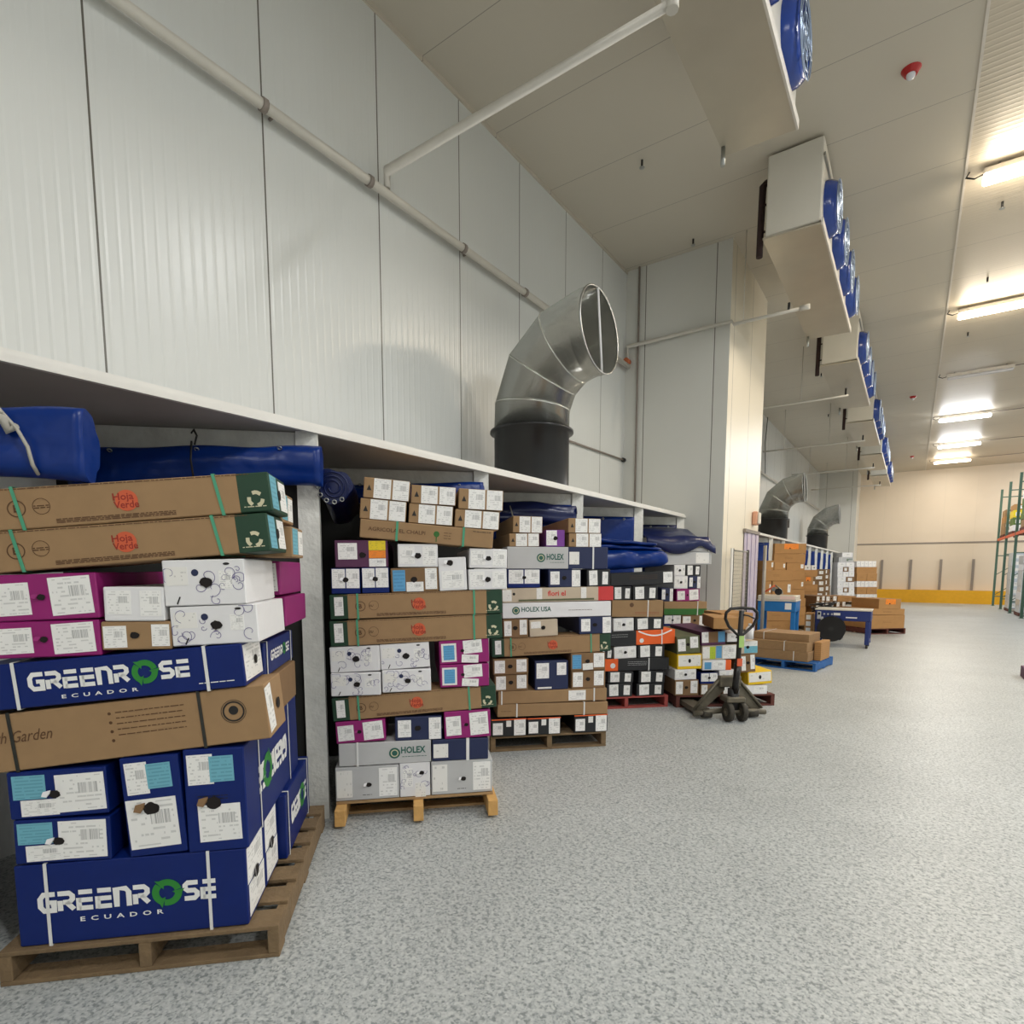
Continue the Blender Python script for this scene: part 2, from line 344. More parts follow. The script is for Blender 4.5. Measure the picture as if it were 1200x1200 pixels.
vent(27.6, -3.41, 'small far galvanised ventilation elbow near the back wall, third of the three')

# ---------------------------------------------------------------- sprinkler pipes
def pipework(name, label, runs, extra=None):
    t = tag(empty(name, runs[0][0][0]), label, 'pipe'); o0 = Vector(runs[0][0][0])
    for pts, r, pn, mt in runs:
        tb(pn, [Vector(p) - o0 for p in pts], r, mt, t, 10)
    return t
mainp = pipework('sprinkler_main', 'white sprinkler main running along the left wall above the canopy',
    [([(-3.97, -5.9, 4.9), (-3.97, 8.93, 4.9)], .038, 'pipe', 'pipe_white')] +
    [([(-3.97, y - .02, 4.9), (-3.97, y + .02, 4.9)], .048, 'coupling', 'grey_post') for y in (-1, .9, 2.55, 3.52, 4.76, 5.9, 7.3)] +
    [([(XW + .004, y + .1, 4.9), (-3.97, y + .1, 4.9)], .012, 'bracket', 'grey_post') for y in (.9, 2.55, 4.76, 7.3)])
pipework('sprinkler_branch', 'white sprinkler branch crossing under the ceiling from the wall main, nearest',
    [([(-3.97, 3.72, 4.945), (-3.97, 3.72, 5.09), (-1.41, 3.72, 5.09)], .028, 'pipe', 'pipe_white'),
     ([(-1.41, 3.72, 5.05), (-1.41, 3.72, 5.135)], .04, 'elbow_fitting', 'pipe_white'), ([(-1.47, 3.72, 5.09), (-1.47, 3.72, 5.2), (-1.47, 3.72, ZC)], .012, 'hanger', 'pipe_white')])
pipework('sprinkler_branch', 'thin white pipe crossing the grey block and running under the second cooler',
    [([(-3.99, 8.93, 5.0), (-3.99, 8.93, 5.22), (-2.36, 8.93, 5.22), (-2.33, 8.93, 5.17), (-1.4, 8.93, 5.17)], .022, 'pipe', 'pipe_white'),
     ([(-1.46, 8.93, 5.17), (-1.34, 8.93, 5.17)], .036, 'end_cap', 'pipe_white'), ([(-3.99, 8.86, 4.98), (-3.99, 8.97, 4.98)], .05, 'copper_tee', 'copper'),
     ([(-1.6, 8.93, 5.17), (-1.6, 8.93, 5.28)], .018, 'sprinkler_nozzle', 'dark_metal'), ([(-2.2, 8.93, 5.19), (-2.2, 8.93, ZC)], .006, 'hanger', 'pipe_white')])
pipework('conduit', 'grey vertical conduit down the face of the grey block', [([(-3.83, 8.97, 2.49), (-3.83, 8.97, ZC)], .016, 'pipe', 'grey_post')])
pipework('drain_pipe', 'thin grey pipe sloping on the wall behind the nearest duct elbow', [([(-4.03, 5.6, 3.38), (-4.03, 8.9, 3.42)], .014, 'pipe', 'grey_post'), ([(-4.03, 8.9, 3.42), (-4.03, 8.96, 3.42)], .035, 'end_cap', 'dark_metal')])
for i, (y, w_) in enumerate(((14.1, 'first'), (19.2, 'second'), (24.4, 'third'), (29.5, 'fourth'))):
    pipework('sprinkler_branch', 'distant white sprinkler branch under the ceiling, %s beyond the block' % w_,
        [([(-4.0, y, 5.25), (-1.3, y, 5.25)], .022, 'pipe', 'pipe_white'), ([(-1.35, y, 5.25), (-1.35, y, 5.4)], .02, 'sprinkler_nozzle', 'dark_metal'), ([(-2.2, y, 5.27), (-2.2, y, ZC)], .008, 'hanger', 'pipe_white'), ([(-3.4, y, 5.27), (-3.4, y, ZC)], .008, 'hanger', 'pipe_white')])
pipework('sprinkler_main', 'distant white pipe along the left wall beyond the block', [([(-3.98, YC + .1, 4.6), (-3.98, 32.6, 4.6)], .03, 'pipe', 'pipe_white')])
pipework('cable', 'thin dark cable hanging down the far recess wall', [([(-4.0, 19.7, 6.4), (-4.0, 19.5, 5.6), (-4.0, 19.7, 4.65)], .012, 'pipe', 'dark_metal')])
t = tag(empty('switch_box', (-4.03, 23.9, 3.35)), 'small grey electrical box on a stem between the far elbows', 'electrical box')
bx('housing', -.02, .1, -.12, .12, -.15, .15, 'dark_metal', t, .01); tb('stem', [(.02, 0, -.15), (.02, 0, -.87)], .02, 'dark_metal', t)

# ---------------------------------------------------------------- ceiling coolers
def cooler(y0, y1, nfan, label, xw=.58):
    t = tag(empty('ceiling_cooler', (-1.06, y0, 5.47)), label, 'cooler', 'white evaporator coolers hung in a row under the ceiling')
    Lg = y1 - y0
    bx('cabinet', -xw, 0, 0, Lg, .03, ZC - 5.47 - .03, 'cooler_white', t, .012)
    bm = bmesh.new(); prism(bm, [(-xw - .02, .0), (.01, -.02), (.01, .0), (-xw - .02, .02)], -.02, Lg + .02); link('drip_tray', bm, 'cooler_base', t)
    bx('tray_lip', .012, .03, -.02, Lg + .02, -.03, .05, 'fixture_body', t)
    bx('front_rail', .004, .02, .0, Lg, .7, .74, 'steel', t)
    for k in range(nfan):
        yc = Lg * (k + .5) / nfan
        bm = bmesh.new(); n = 24; pr = [(0, .30), (.06, .29), (.13, .25), (.13, .235), (.05, .25), (.02, .05)]
        rr = [[bm.verts.new((a, yc + r * math.cos(2 * math.pi * i / n), .34 + r * math.sin(2 * math.pi * i / n))) for i in range(n)] for a, r in pr]
        for A, B in zip(rr, rr[1:]):
            for i in range(n):
                f = bm.faces.new((A[i], A[(i + 1) % n], B[(i + 1) % n], B[i])); f.smooth = True
        bmesh.ops.recalc_face_normals(bm, faces=bm.faces)
        sh = link('fan_shroud', bm, 'fan_blue', t)
        bm = bmesh.new()
        for r in (.08, .15, .22, .27): tube(bm, [(.135, yc + r * math.cos(2 * math.pi * i / 20), .34 + r * math.sin(2 * math.pi * i / 20)) for i in range(20)], .006, 4, closed=True)
        for i in range(6): tube(bm, [(.135, yc, .34), (.135, yc + .27 * math.cos(i * math.pi / 3), .34 + .27 * math.sin(i * math.pi / 3))], .006, 4)
        link('fan_grille', bm, 'fan_grille', sh)
        bm = bmesh.new()
        for i in range(5):
            a = 2 * math.pi * i / 5; c_, s_ = math.cos(a), math.sin(a); cb, sb = math.cos(a + .9), math.sin(a + .9)
            p = [(.06, yc + .05 * c_, .34 + .05 * s_), (.06, yc + .24 * c_, .34 + .24 * s_), (.11, yc + .24 * cb, .34 + .24 * sb), (.11, yc + .05 * cb, .34 + .05 * sb)]
            bm.faces.new([bm.verts.new(q) for q in p])
        bmesh.ops.solidify(bm, geom=bm.faces[:], thickness=.006); link('fan_blade', bm, 'dark_metal', sh)
    # insulated suction pipe at the back edge, near end
    tb('insulated_pipe', [(-xw - .06, .25, .78), (-xw - .08, .16, .7), (-xw - .08, .12, .1), (-xw - .08, .12, -.12)], .038, 'pipe_insulation', t, 10)
    for z_ in (.15, .45, .7): bx('pipe_bracket', -xw - .07, -xw, .11, .13, z_, z_ + .02, 'pipe_insulation', t)
    tb('drain', [(-xw - .0, Lg - .1, .0), (-xw - .0, Lg - .1, -.16)], .02, 'steel', t, 8)
    return t
ordn = ['white ceiling cooler with blue fan, nearest, cut off by the frame top', 'second white ceiling cooler, with blue fans and a dark pipe', 'third ceiling cooler in the row, half behind the second',
        'fourth ceiling cooler in the row', 'fifth ceiling cooler in the row', 'sixth and farthest ceiling cooler before the back wall']
for i, y in enumerate((2.3, 7.5, 12.6, 17.8, 23.0, 28.2)):
    cooler(y, y + 3.5, 4, ordn[i])

# ---------------------------------------------------------------- lamps
def lamp(x, y, lit, col, label, power, side=.13):
    t = tag(empty('ceiling_lamp', (x, y, ZC - .16)), label, 'lamp', None)
    Lg = 1.27
    bx('lamp_housing', 0, Lg, -.07, .07, .05, .12, 'fixture_body', t, .01)
    for k, dx in enumerate((.15, Lg - .15)): tb('hanger', [(dx, 0, .12), (dx, 0, .16)], .012, 'steel', t, 6)
    if lit:
        nm = 'tube_glow_%s' % ('warm' if col is WARM else 'cool')
        if nm not in M:
            e = bpy.data.materials.new(nm); e.use_nodes = True; b_ = e.node_tree.nodes['Principled BSDF']
            b_.inputs['Emission Color'].default_value = (*col, 1); b_.inputs['Emission Strength'].default_value = 9
            b_.inputs['Base Color'].default_value = (.9, .9, .88, 1); M[nm] = e
        bx('diffuser', 0, Lg, -.085, .085, -.03, .05, nm, t, .02)
        area('lamp_light', (Lg / 2, 0, -.04), Lg - .1, .14, power * .78, col, (0, 0, 0), t)
        for sg in (-1, 1): area('lamp_light', (Lg / 2, sg * .1, .0), Lg - .1, .06, power * side, col, (math.radians(sg * 90), 0, 0), t)
    else:
        bx('diffuser', .02, Lg - .02, -.06, .06, 0, .048, 'lens_clear', t, .015)
    tb('cable', [(-.0, 0, .08), (-.08, 0, .06), (-.16, 0, .1), (-.13, 0, .155)], .008, 'dark_metal', t, 6)
    tb('conduit', [(Lg, 0, .1), (Lg + 2.6, 0, .12)], .012, 'grey_post', t, 6)
    return t
P_ = LAMP_POWER
lamp(.43, 9.24, 1, WARM, 'warm glowing strip lamp at the upper right edge, nearest of the lit lamps', P_)
lamp(.43, 13.75, 1, WARM, 'warm glowing strip lamp, second from the camera', P_)
lamp(.43, 18.0, 0, COOL, 'unlit strip lamp hanging between the lit ones', P_)
lamp(.43, 22.8, 1, COOL, 'cool white strip lamp just beyond the unlit one', P_)
lamp(.55, 27.6, 1, COOL, 'cool white strip lamp, last but one before the back wall', P_)
lamp(.52, 31.5, 1, WARM, 'strip lamp nearest the back wall', P_)
# lamps of the same rows that stand outside the photo but light the room
for i, (x, y, c_) in enumerate(((.43, 4.7, NEUTRAL), (.43, .2, NEUTRAL), (.43, -4.0, NEUTRAL), (5.2, 0, COOL), (5.2, 5, COOL), (5.2, 10, COOL), (5.2, 15, COOL), (5.2, 21, COOL), (5.2, 27, COOL), (5.2, 32, COOL))):
    lamp(x, y, 1, c_, 'strip lamp outside the picture, %s %s' % (('first', 'second', 'third', 'fourth', 'fifth', 'sixth', 'seventh')[i if i < 3 else i - 3], 'overhead beside the camera' if i < 3 else 'in the right-hand row'), P_ * (1.25 if x > 1 else .95), .02 if i < 3 else .08)
    
# ---------------------------------------------------------------- small ceiling things
def alarm(y, x, label):
    t = tag(empty('fire_strobe', (x, y, ZC)), label, 'fire alarm')
    bm = bmesh.new(); bmesh.ops.create_cone(bm, segments=20, radius1=.055, radius2=.085, depth=.05, cap_ends=True); bmesh.ops.translate(bm, verts=bm.verts, vec=(0, 0, -.026)); link('housing', bm, 'alarm_red', t)
    bm = bmesh.new(); bmesh.ops.create_uvsphere(bm, u_segments=12, v_segments=8, radius=.04); bmesh.ops.translate(bm, verts=bm.verts, vec=(0, -.01, -.06)); link('strobe_lens', bm, 'lens_clear', t, True)
alarm(7.1, -.28, 'round red fire strobe on the ceiling, nearest'); alarm(19.8, -.25, 'small red fire strobe on the ceiling, middle one'); alarm(30.0, -.27, 'tiny red fire strobe on the ceiling near the back wall')
spr = [(-2.88, 6.75), (-2.89, 8.7), (-2.0, 13.0), (-2.1, 16.2), (-2.4, 20.5), (.7, 10.2), (.75, 12.6), (.66, 15.2)]
for i, (x, y) in enumerate(spr):
    w_ = ['over the nearest duct elbow', 'at the top of the grey block', 'first beyond the block', 'second beyond the block', 'third beyond the block', 'beyond the nearest warm lamp', 'just before the second warm lamp', 'just beyond the second warm lamp'][i]
    t = tag(empty('ceiling_sprinkler', (x, y, ZC)), 'small ceiling sprinkler head, ' + w_, 'sprinkler')
    bm = bmesh.new(); tube(bm, [(0, 0, -.002), (0, 0, -.07)], .014, 8); link('nozzle', bm, 'dark_metal', t)
    bm = bmesh.new(); tube(bm, [(0, 0, -.085), (0, 0, -.09)], .032, 10); tube(bm, [(0, 0, -.07), (0, 0, -.085)], .008, 6); link('deflector', bm, 'steel', t)
t = tag(empty('hanging_sensor', (1.35, 11.5, ZC)), 'short white rod with a bulb hanging between the two warm lamps', 'sensor')
tb('rod', [(0, 0, 0), (0, 0, -.28)], .012, 'pipe_white', t, 8); tb('bulb', [(0, 0, -.28), (0, 0, -.38)], .045, 'pipe_white', t, 12)
# ---------------------------------------------------------------- cartons
def face_map(W, D, H, face):
    if face == 'F': return W, H, lambda a, b, e: (a, -e, b)
    if face == 'R': return D, H, lambda a, b, e: (W + e, a, b)
    if face == 'L': return D, H, lambda a, b, e: (-e, D - a, b)
    if face == 'T': return W, D, lambda a, b, e: (a, b, H + e)
def patch(par, dim, name, s0, s1, t0, t1, mt, rot=0, face='F', th=.0014, lift=0):
    A, B, f = face_map(*dim, face)
    cx, cy = (s0 + s1) / 2 * A, (t0 + t1) / 2 * B; hw, hh = (s1 - s0) / 2 * A, (t1 - t0) / 2 * B
    c, s = math.cos(rot), math.sin(rot)
    bm = bmesh.new(); uvl = bm.loops.layers.uv.new('UVMap')
    q = [(-hw, -hh), (hw, -hh), (hw, hh), (-hw, hh)]; uv = [(0, 0), (1, 0), (1, 1), (0, 1)]
    P = [(cx + x * c - y * s, cy + x * s + y * c) for x, y in q]
    lo = [bm.verts.new(f(a, b, lift)) for a, b in P]; hi = [bm.verts.new(f(a, b, lift + th)) for a, b in P]
    fs = [bm.faces.new(hi), bm.faces.new(list(reversed(lo)))] + [bm.faces.new((lo[i], lo[(i + 1) % 4], hi[(i + 1) % 4], hi[i])) for i in range(4)]
    for l, u in zip(fs[0].loops, uv): l[uvl].uv = u
    bmesh.ops.recalc_face_normals(bm, faces=bm.faces)
    return link(name, bm, mt, par)
def ribbon(bm, pts, w, f, e=.0012, closed=False):
    """flat stroke along 2D points, mapped by f(a,b,e)"""
    n = len(pts); L_, R_ = [], []
    for i in range(n):
        if closed: p0, p1 = pts[i - 1], pts[(i + 1) % n]
        else: p0, p1 = pts[max(i - 1, 0)], pts[min(i + 1, n - 1)]
        dx, dy = p1[0] - p0[0], p1[1] - p0[1]; l = math.hypot(dx, dy) or 1
        k = 1.0
        if (closed or 0 < i < n - 1):
            a1 = math.atan2(pts[i][1] - pts[i - 1][1], pts[i][0] - pts[i - 1][0]); q = pts[(i + 1) % n]; a2 = math.atan2(q[1] - pts[i][1], q[0] - pts[i][0])
            k = 1 / max(.6, abs(math.cos((a2 - a1) / 2)))
        nx, ny = -dy / l * w / 2 * k, dx / l * w / 2 * k
        L_.append(bm.verts.new(f(pts[i][0] + nx, pts[i][1] + ny, e))); R_.append(bm.verts.new(f(pts[i][0] - nx, pts[i][1] - ny, e)))
    for i in range(n if closed else n - 1):
        j = (i + 1) % n; bm.faces.new((R_[i], R_[j], L_[j], L_[i]))
def solid(bm, th=.0008):
    bmesh.ops.recalc_face_normals(bm, faces=bm.faces)
def ring2(c, r, n=28, a0=0, a1=2 * math.pi): return [(c[0] + r * math.cos(a0 + (a1 - a0) * i / n), c[1] + r * math.sin(a0 + (a1 - a0) * i / n)) for i in range(n + (0 if a1 - a0 > 6.2 else 1))]
def strokes(par, dim, name, lines, w, mt, face='F', e=.0016, closed=False):
    A, B, f = face_map(*dim, face); bm = bmesh.new()
    for p in lines: ribbon(bm, p, w, f, e, closed)
    return link(name, bm, mt, par)
LET = {
 'G': [[(1, .9), (.3, .9), (.1, .7), (.1, .3), (.3, .1), (.9, .1), (.9, .5), (.5, .5)]],
 'R': [[(0, .9), (.7, .9), (.88, .76), (.88, .6), (.7, .46), (.3, .46)], [(.5, .46), (.95, .08)], [(.12, .04), (.12, .55)]],
 'E': [[(.95, .9), (.1, .9)], [(.95, .5), (.1, .5)], [(.95, .1), (.1, .1)], [(.1, .0), (.1, .62)]],
 'N': [[(.1, 0), (.1, .9), (.7, .9), (.88, .72), (.88, 0)]],
 'S': [[(.95, .9), (.28, .9), (.12, .78), (.12, .62), (.28, .5), (.72, .5), (.88, .38), (.88, .22), (.72, .1), (.05, .1)]]}
def wordmark(par, dim, s0, s1, tb_, th, face='F', flip=False, nm='printed_wordmark'):
    """GREENROSE in heavy squared letters with the O as a green ring of arrows, ECUADOR below"""
    A, B, f0 = face_map(*dim, face)
    x0, x1 = s0 * A, s1 * A; y0 = tb_ * B; H = th * B
    if flip: f = lambda a, b, e: f0(x0 + x1 - a, 2 * y0 + H - b, e)
    else: f = f0
    word = 'GREENROSE'; cw = (x1 - x0) / 9.75
    bm = bmesh.new(); gx = x0
    for ch in word:
        wd = cw * (1.75 if ch == 'O' else 1.0)
        if ch == 'O': oc = (gx + wd * .5, y0 + H * .5)
        else:
            for pl in LET[ch]: ribbon(bm, [(gx + p[0] * wd * .86 + wd * .03, y0 + p[1] * H) for p in pl], H * .235, f, .0016)
        gx += wd
    w_ = link(nm, bm, 'ink_white', par)
    bm = bmesh.new(); r = H * .52
    ribbon(bm, ring2(oc, r, 9, .25, 2.2), H * .32, f, .0018); ribbon(bm, ring2(oc, r, 9, 2.35, 4.3), H * .32, f, .0018); ribbon(bm, ring2(oc, r, 9, 4.45, 6.4), H * .32, f, .0018)
    for a in (.2, 2.3, 4.4):
        c = (oc[0] + r * math.cos(a), oc[1] + r * math.sin(a)); tn = (math.sin(a), -math.cos(a)); rd = (math.cos(a), math.sin(a)); q = H * .3
        bm.faces.new([bm.verts.new(f(c[0] + rd[0] * q, c[1] + rd[1] * q, .0019)), bm.verts.new(f(c[0] - rd[0] * q, c[1] - rd[1] * q, .0019)), bm.verts.new(f(c[0] + tn[0] * q, c[1] + tn[1] * q, .0019))])
    link('printed_emblem', bm, 'ink_green', par)
    return w_
def text(par, dim, s, s0, t0, hgt, mt, face='F', width=None, rot=0, bold=0, spacing=1, shear=0, nm='printed_text'):
    A, B, f = face_map(*dim, face)
    cu = bpy.data.curves.new(nm, 'FONT'); cu.body = s; cu.size = 1; cu.offset = bold; cu.space_character = spacing; cu.shear = shear; cu.resolution_u = 2
    to = bpy.data.objects.new('tmp_text', cu); C.objects.link(to)
    dg = bpy.context.evaluated_depsgraph_get(); me = bpy.data.meshes.new_from_object(to.evaluated_get(dg))
    bpy.data.objects.remove(to)
    xs = [v.co.x for v in me.vertices]; ys = [v.co.y for v in me.vertices]
    if not xs: return
    k = hgt * B / .7; kx = k if width is None else width * A / (max(xs) - min(xs)); mx = min(xs)
    c, sn = math.cos(rot), math.sin(rot)
    for v in me.vertices:
        a, b = (v.co.x - mx) * kx, v.co.y * k
        v.co = f(s0 * A + a * c - b * sn, t0 * B + a * sn + b * c, .0017)
    me.materials.clear(); me.materials.append(M[mt])
    o = bpy.data.objects.new(nm, me); C.objects.link(o); o.parent = par; return o
def lines_print(par, dim, s0, s1, t0, t1, n, mt, face='F', nm='printed_lines'):
    A, B, f = face_map(*dim, face); bm = bmesh.new(); rr = random.Random(int(s0 * 997 + t0 * 131 + n))
    for i in range(n):
        t = (t0 + (t1 - t0) * (i + .5) / n) * B; x = s0 * A
        while x < s1 * A - .004:
            l = rr.uniform(.006, .03); x2 = min(x + l, s1 * A); ribbon(bm, [(x, t), (x2, t)], .0035, f, .0015); x = x2 + .004
    return link(nm, bm, mt, par)
def disc(par, dim, s, t, r, mt, nm='printed_disc', face='F', sx=1, sz=1, e=.0015):
    A, B, f = face_map(*dim, face); bm = bmesh.new(); cv = [bm.verts.new(f(s * A + r * sx * math.cos(a), t * B + r * sz * math.sin(a), e)) for a in [2 * math.pi * i / 24 for i in range(24)]]
    bm.faces.new(cv); return link(nm, bm, mt, par)
def hole(par, dim, s, t, r, face='F', flap=None):
    """oval hand hole: flat dark face painted for the shade inside, with its torn flap"""
    A, B, f = face_map(*dim, face); bm = bmesh.new(); rr = random.Random(int(s * 1e4 + dim[0] * 1e4)); k = 18
    P = [(s * A + r * (1.15 + rr.uniform(-.12, .12)) * math.cos(a), t * B + r * (.95 + rr.uniform(-.12, .12)) * math.sin(a)) for a in [2 * math.pi * i / k for i in range(k)]]
    bm.faces.new([bm.verts.new(f(a, b, .0042)) for a, b in P])
    h_ = link('hand_hole', bm, 'hole_shade', par)
    if flap:
        bm = bmesh.new(); c = (s * A, t * B)
        q = [f(c[0] - r * .9, c[1] + r * .2, .0044), f(c[0] - r * .7, c[1] + r, .0044), f(c[0] - r * 1.9, c[1] + r * .9, .016), f(c[0] - r * 2.2, c[1] - r * .1, .02), f(c[0] - r * 1.4, c[1] - r * .5, .012)]
        fc = bm.faces.new([bm.verts.new(p) for p in q]); bmesh.ops.solidify(bm, geom=[fc], thickness=.002); link('torn_flap', bm, flap, par)
def strap(par, dim, s, mt, wid=.012, axis='x', slant=0):
    W, D, H = dim; e = .003; bm = bmesh.new()
    if axis == 'x':
        x = s * W
        def P(x_, y, z): return bm.verts.new((x_, y, z))
        loop = [(-e, -e), (-e, H + e), (D + e, H + e), (D + e, -e)]
        sl = lambda z: slant * (z / H - .5)
        a = [bm.verts.new((x - wid / 2 + sl(z), y, z)) for y, z in loop]; b_ = [bm.verts.new((x + wid / 2 + sl(z), y, z)) for y, z in loop]
    else:
        y0 = s * D; loop = [(-e, -e), (-e, H + e), (W + e, H + e), (W + e, -e)]
        a = [bm.verts.new((x, y0 - wid / 2, z)) for x, z in loop]; b_ = [bm.verts.new((x, y0 + wid / 2, z)) for x, z in loop]
    for i in range(4): bm.faces.new((a[i], b_[i], b_[(i + 1) % 4], a[(i + 1) % 4]))
    bmesh.ops.recalc_face_normals(bm, faces=bm.faces); bmesh.ops.solidify(bm, geom=bm.faces[:], thickness=-.0012)
    return link('strap', bm, mt, par)
def recycle(par, dim, s, t, r, mt, face='F'):
    A, B, f = face_map(*dim, face); bm = bmesh.new(); c = (s * A, t * B)
    for k in range(3):
        a = math.pi / 2 + k * 2 * math.pi / 3
        p = [(c[0] + r * math.cos(a + d), c[1] + r * math.sin(a + d)) for d in (-.85, -.3, .0, .45)]
        ribbon(bm, p, r * .55, f, .0016)
        q = (c[0] + r * math.cos(a + .62), c[1] + r * math.sin(a + .62)); tn = (-math.sin(a + .62), math.cos(a + .62)); rd = (math.cos(a + .62), math.sin(a + .62))
    return link('printed_emblem', bm, mt, par)
def swirls(par, dim, seed, face='F'):
    A, B, f = face_map(*dim, face); bm = bmesh.new(); rr = random.Random(seed)
    for k in range(13):
        cx, cy = rr.uniform(.04, .96) * A, rr.uniform(.1, .9) * B; r0 = rr.uniform(.008, .026); a0 = rr.uniform(0, 6.28); sg = rr.choice((-1, 1)); pts = []
        for i in range(22):
            u = i / 21; r_ = r0 * (1 - u * .8) * 1.4; a = a0 + sg * u * 5.5; x, y = cx + r_ * math.cos(a), cy + r_ * math.sin(a)
            pts.append((min(max(x, .004), A - .004), min(max(y, .004), B - .004)))
        ribbon(bm, pts, .0022, f, .0014)
    return link('printed_swirls', bm, 'ink_violet', par)
_cache = {}
def carton_mesh(w, d, h, mats, bands):
    bm = bmesh.new(); box(bm, 0, w, 0, d, 0, h)
    for s in sorted({x for b_ in bands for x in b_[:2] if 0 < x < 1}):
        bmesh.ops.bisect_plane(bm, geom=bm.verts[:] + bm.edges[:] + bm.faces[:], plane_co=(s * w, 0, 0), plane_no=(1, 0, 0))
    bm.normal_update()
    sharp = [e for e in bm.edges if len(e.link_faces) == 2 and e.calc_face_angle() > .5]
    bmesh.ops.bevel(bm, geom=sharp, offset=.004, segments=1, affect='EDGES')
    for f in bm.faces:
        cx = f.calc_center_median().x / w; f.material_index = 0
        for i, b_ in enumerate(bands):
            if b_[0] - .001 <= cx <= b_[1] + .001: f.material_index = i + 1
    # slight bulge / crush so that no face is dead flat
    return bm
K = {}
def kind(name, look, body, bands=(), labels=(), fn=None): K[name] = (look, body, bands, labels, fn)
W_ = 'label_white'
def f_greenrose(o, d, slim=False):
    wordmark(o, d, .09, .87, .40, .25) if not slim else wordmark(o, d, .2, .8, .36, .40)
    text(o, d, 'ECUADOR', .26 if not slim else .31, .26 if not slim else .14, .055 if not slim else .08, 'ink_white', spacing=1.9, bold=.02, width=.36 if not slim else .28)
    for s in ((.13, .83) if not slim else (.155, .855)): strap(o, d, s, 'strap_white')
    if slim: lines_print(o, d, .82, .96, .14, .2, 1, 'ink_white')
def f_hoja(o, d, two=False):
    a, b = (.475, .82) if not two else (.48, .83)
    disc(o, d, a + .025, .52, d[2] * .26, 'ink_orange', 'printed_disc'); text(o, d, 'Hoja', a - .02, .54, .17, 'ink_red', bold=.02, width=.07); text(o, d, 'Verde', a - .02, .34, .17, 'ink_red', bold=.02, width=.085)
    strokes(o, d, 'printed_emblem', [ring2(((.14 if not two else .17) * d[0], .5 * d[2]), d[2] * .19)], .004, 'ink_brown', closed=True)
    strokes(o, d, 'printed_seal', [ring2(((.22 if not two else .245) * d[0], .52 * d[2]), d[2] * .19)], .002, 'ink_brown', closed=True)
    text(o, d, 'B', .13 if not two else .16, .42, .17, 'ink_brown', bold=.03)
    lines_print(o, d, .195 if not two else .22, .245, .46, .56, 2, 'ink_brown'); lines_print(o, d, .26, .66, .08, .2, 3, 'ink_brown')
    lines_print(o, d, .04, .93, .95, .98, 1, 'ink_brown')
    recycle(o, d, .945, .33, d[2] * .17, 'ink_cream'); lines_print(o, d, .9, .98, .12, .16, 1, 'ink_cream')
    for s in ((.145, .815) if not two else (.155, .83)): strap(o, d, s, 'strap_green', slant=-.02 if not two else 0)
    patch(o, d, 'shipping_label', .05, .42, .08, .95, 'label_cyan', 0, 'R'); patch(o, d, 'shipping_label', .55, .98, .1, .9, W_, 0, 'R'); hole(o, d, .5, .5, .022, 'R')
def f_garden(o, d):
    text(o, d, 'High Garden', .03, .5, .2, 'ink_brown', width=.23, shear=.4)
    for i in range(4): disc(o, d, .455, .8 - i * .16, .006, 'ink_brown', 'printed_icon')
    lines_print(o, d, .475, .71, .36, .86, 5, 'ink_brown'); strap(o, d, .13, 'strap_black'); strap(o, d, .765, 'strap_black')
    c = (.88 * d[0], .58 * d[2]); strokes(o, d, 'printed_seal', [ring2(c, .038)], .006, 'ink_black', closed=True); strokes(o, d, 'printed_seal_edge', [ring2(c, .046, 40)], .002, 'ink_black', closed=True); disc(o, d, .88, .6, .018, 'ink_black', 'printed_rose'); 
    patch(o, d, 'shipping_label', .02, .35, .1, .95, W_, .1, 'R'); hole(o, d, .62, .5, .025, 'R')
def f_swirl(o, d):
    swirls(o, d, int(o.location.x * 1e3) + int(o.location.z * 1e3)); disc(o, d, .39, .72, .013, 'navy', 'printed_dot'); hole(o, d, .52, .5, min(.02, d[2] * .12))
    patch(o, d, 'shipping_label', .04, .3, .45, .85, 'label_plain'); patch(o, d, 'shipping_label', .68, .84, .35, .75, W_)
    disc(o, d, .78, .9, .012, 'ink_black', 'printed_leaf', sz=.4)
    strokes(o, d, 'printed_stem', [[(.15 * d[0], .04 * d[2]), (.19 * d[0], .2 * d[2])]], .005, 'ink_black')
def f_holes(o, d): hole(o, d, .48, .52, min(.018, d[2] * .13))
def f_flap(o, d): hole(o, d, .5, .5, min(.018, d[2] * .13), flap='carton_white')
def f_logo(o, d): hole(o, d, .52, .45, .015, flap='carton_white'); lines_print(o, d, .42, .58, .1, .2, 1, 'ink_black')
def globe(o, d, s, t, r): disc(o, d, s, t, r, 'ink_teal', 'printed_globe'); strokes(o, d, 'printed_globe_line', [ring2((s * d[0], t * d[2]), r * .6, 16)], r * .18, 'ink_cream', e=.002, closed=True)
kind('greenrose', 'large royal blue carton, white wordmark', 'royal_blue', fn=f_greenrose)
kind('greenrose_slim', 'long royal blue carton, white wordmark', 'royal_blue', fn=lambda o, d: (f_greenrose(o, d, True), patch(o, d, 'shipping_label', .05, .95, .1, .95, W_, 0, 'R'), hole(o, d, .6, .5, .02, 'R')))
kind('gr_end', 'blue carton end, turquoise and white labels', 'royal_blue', labels=[('label_cyan', .04, .4, .45, .93, .02), (W_, .46, .96, .08, .95, .01), (W_, .12, .5, .06, .42, .03)], fn=lambda o, d: hole(o, d, .46, .5, .017, flap='carton_white'))
kind('gr_end2', 'blue carton end, turquoise and white labels', 'royal_blue', labels=[('label_cyan', .05, .38, .42, .92, .0), (W_, .48, .98, .1, .9, .02), (W_, .12, .5, .06, .4, .0)], fn=lambda o, d: hole(o, d, .47, .5, .017, flap='carton_white'))
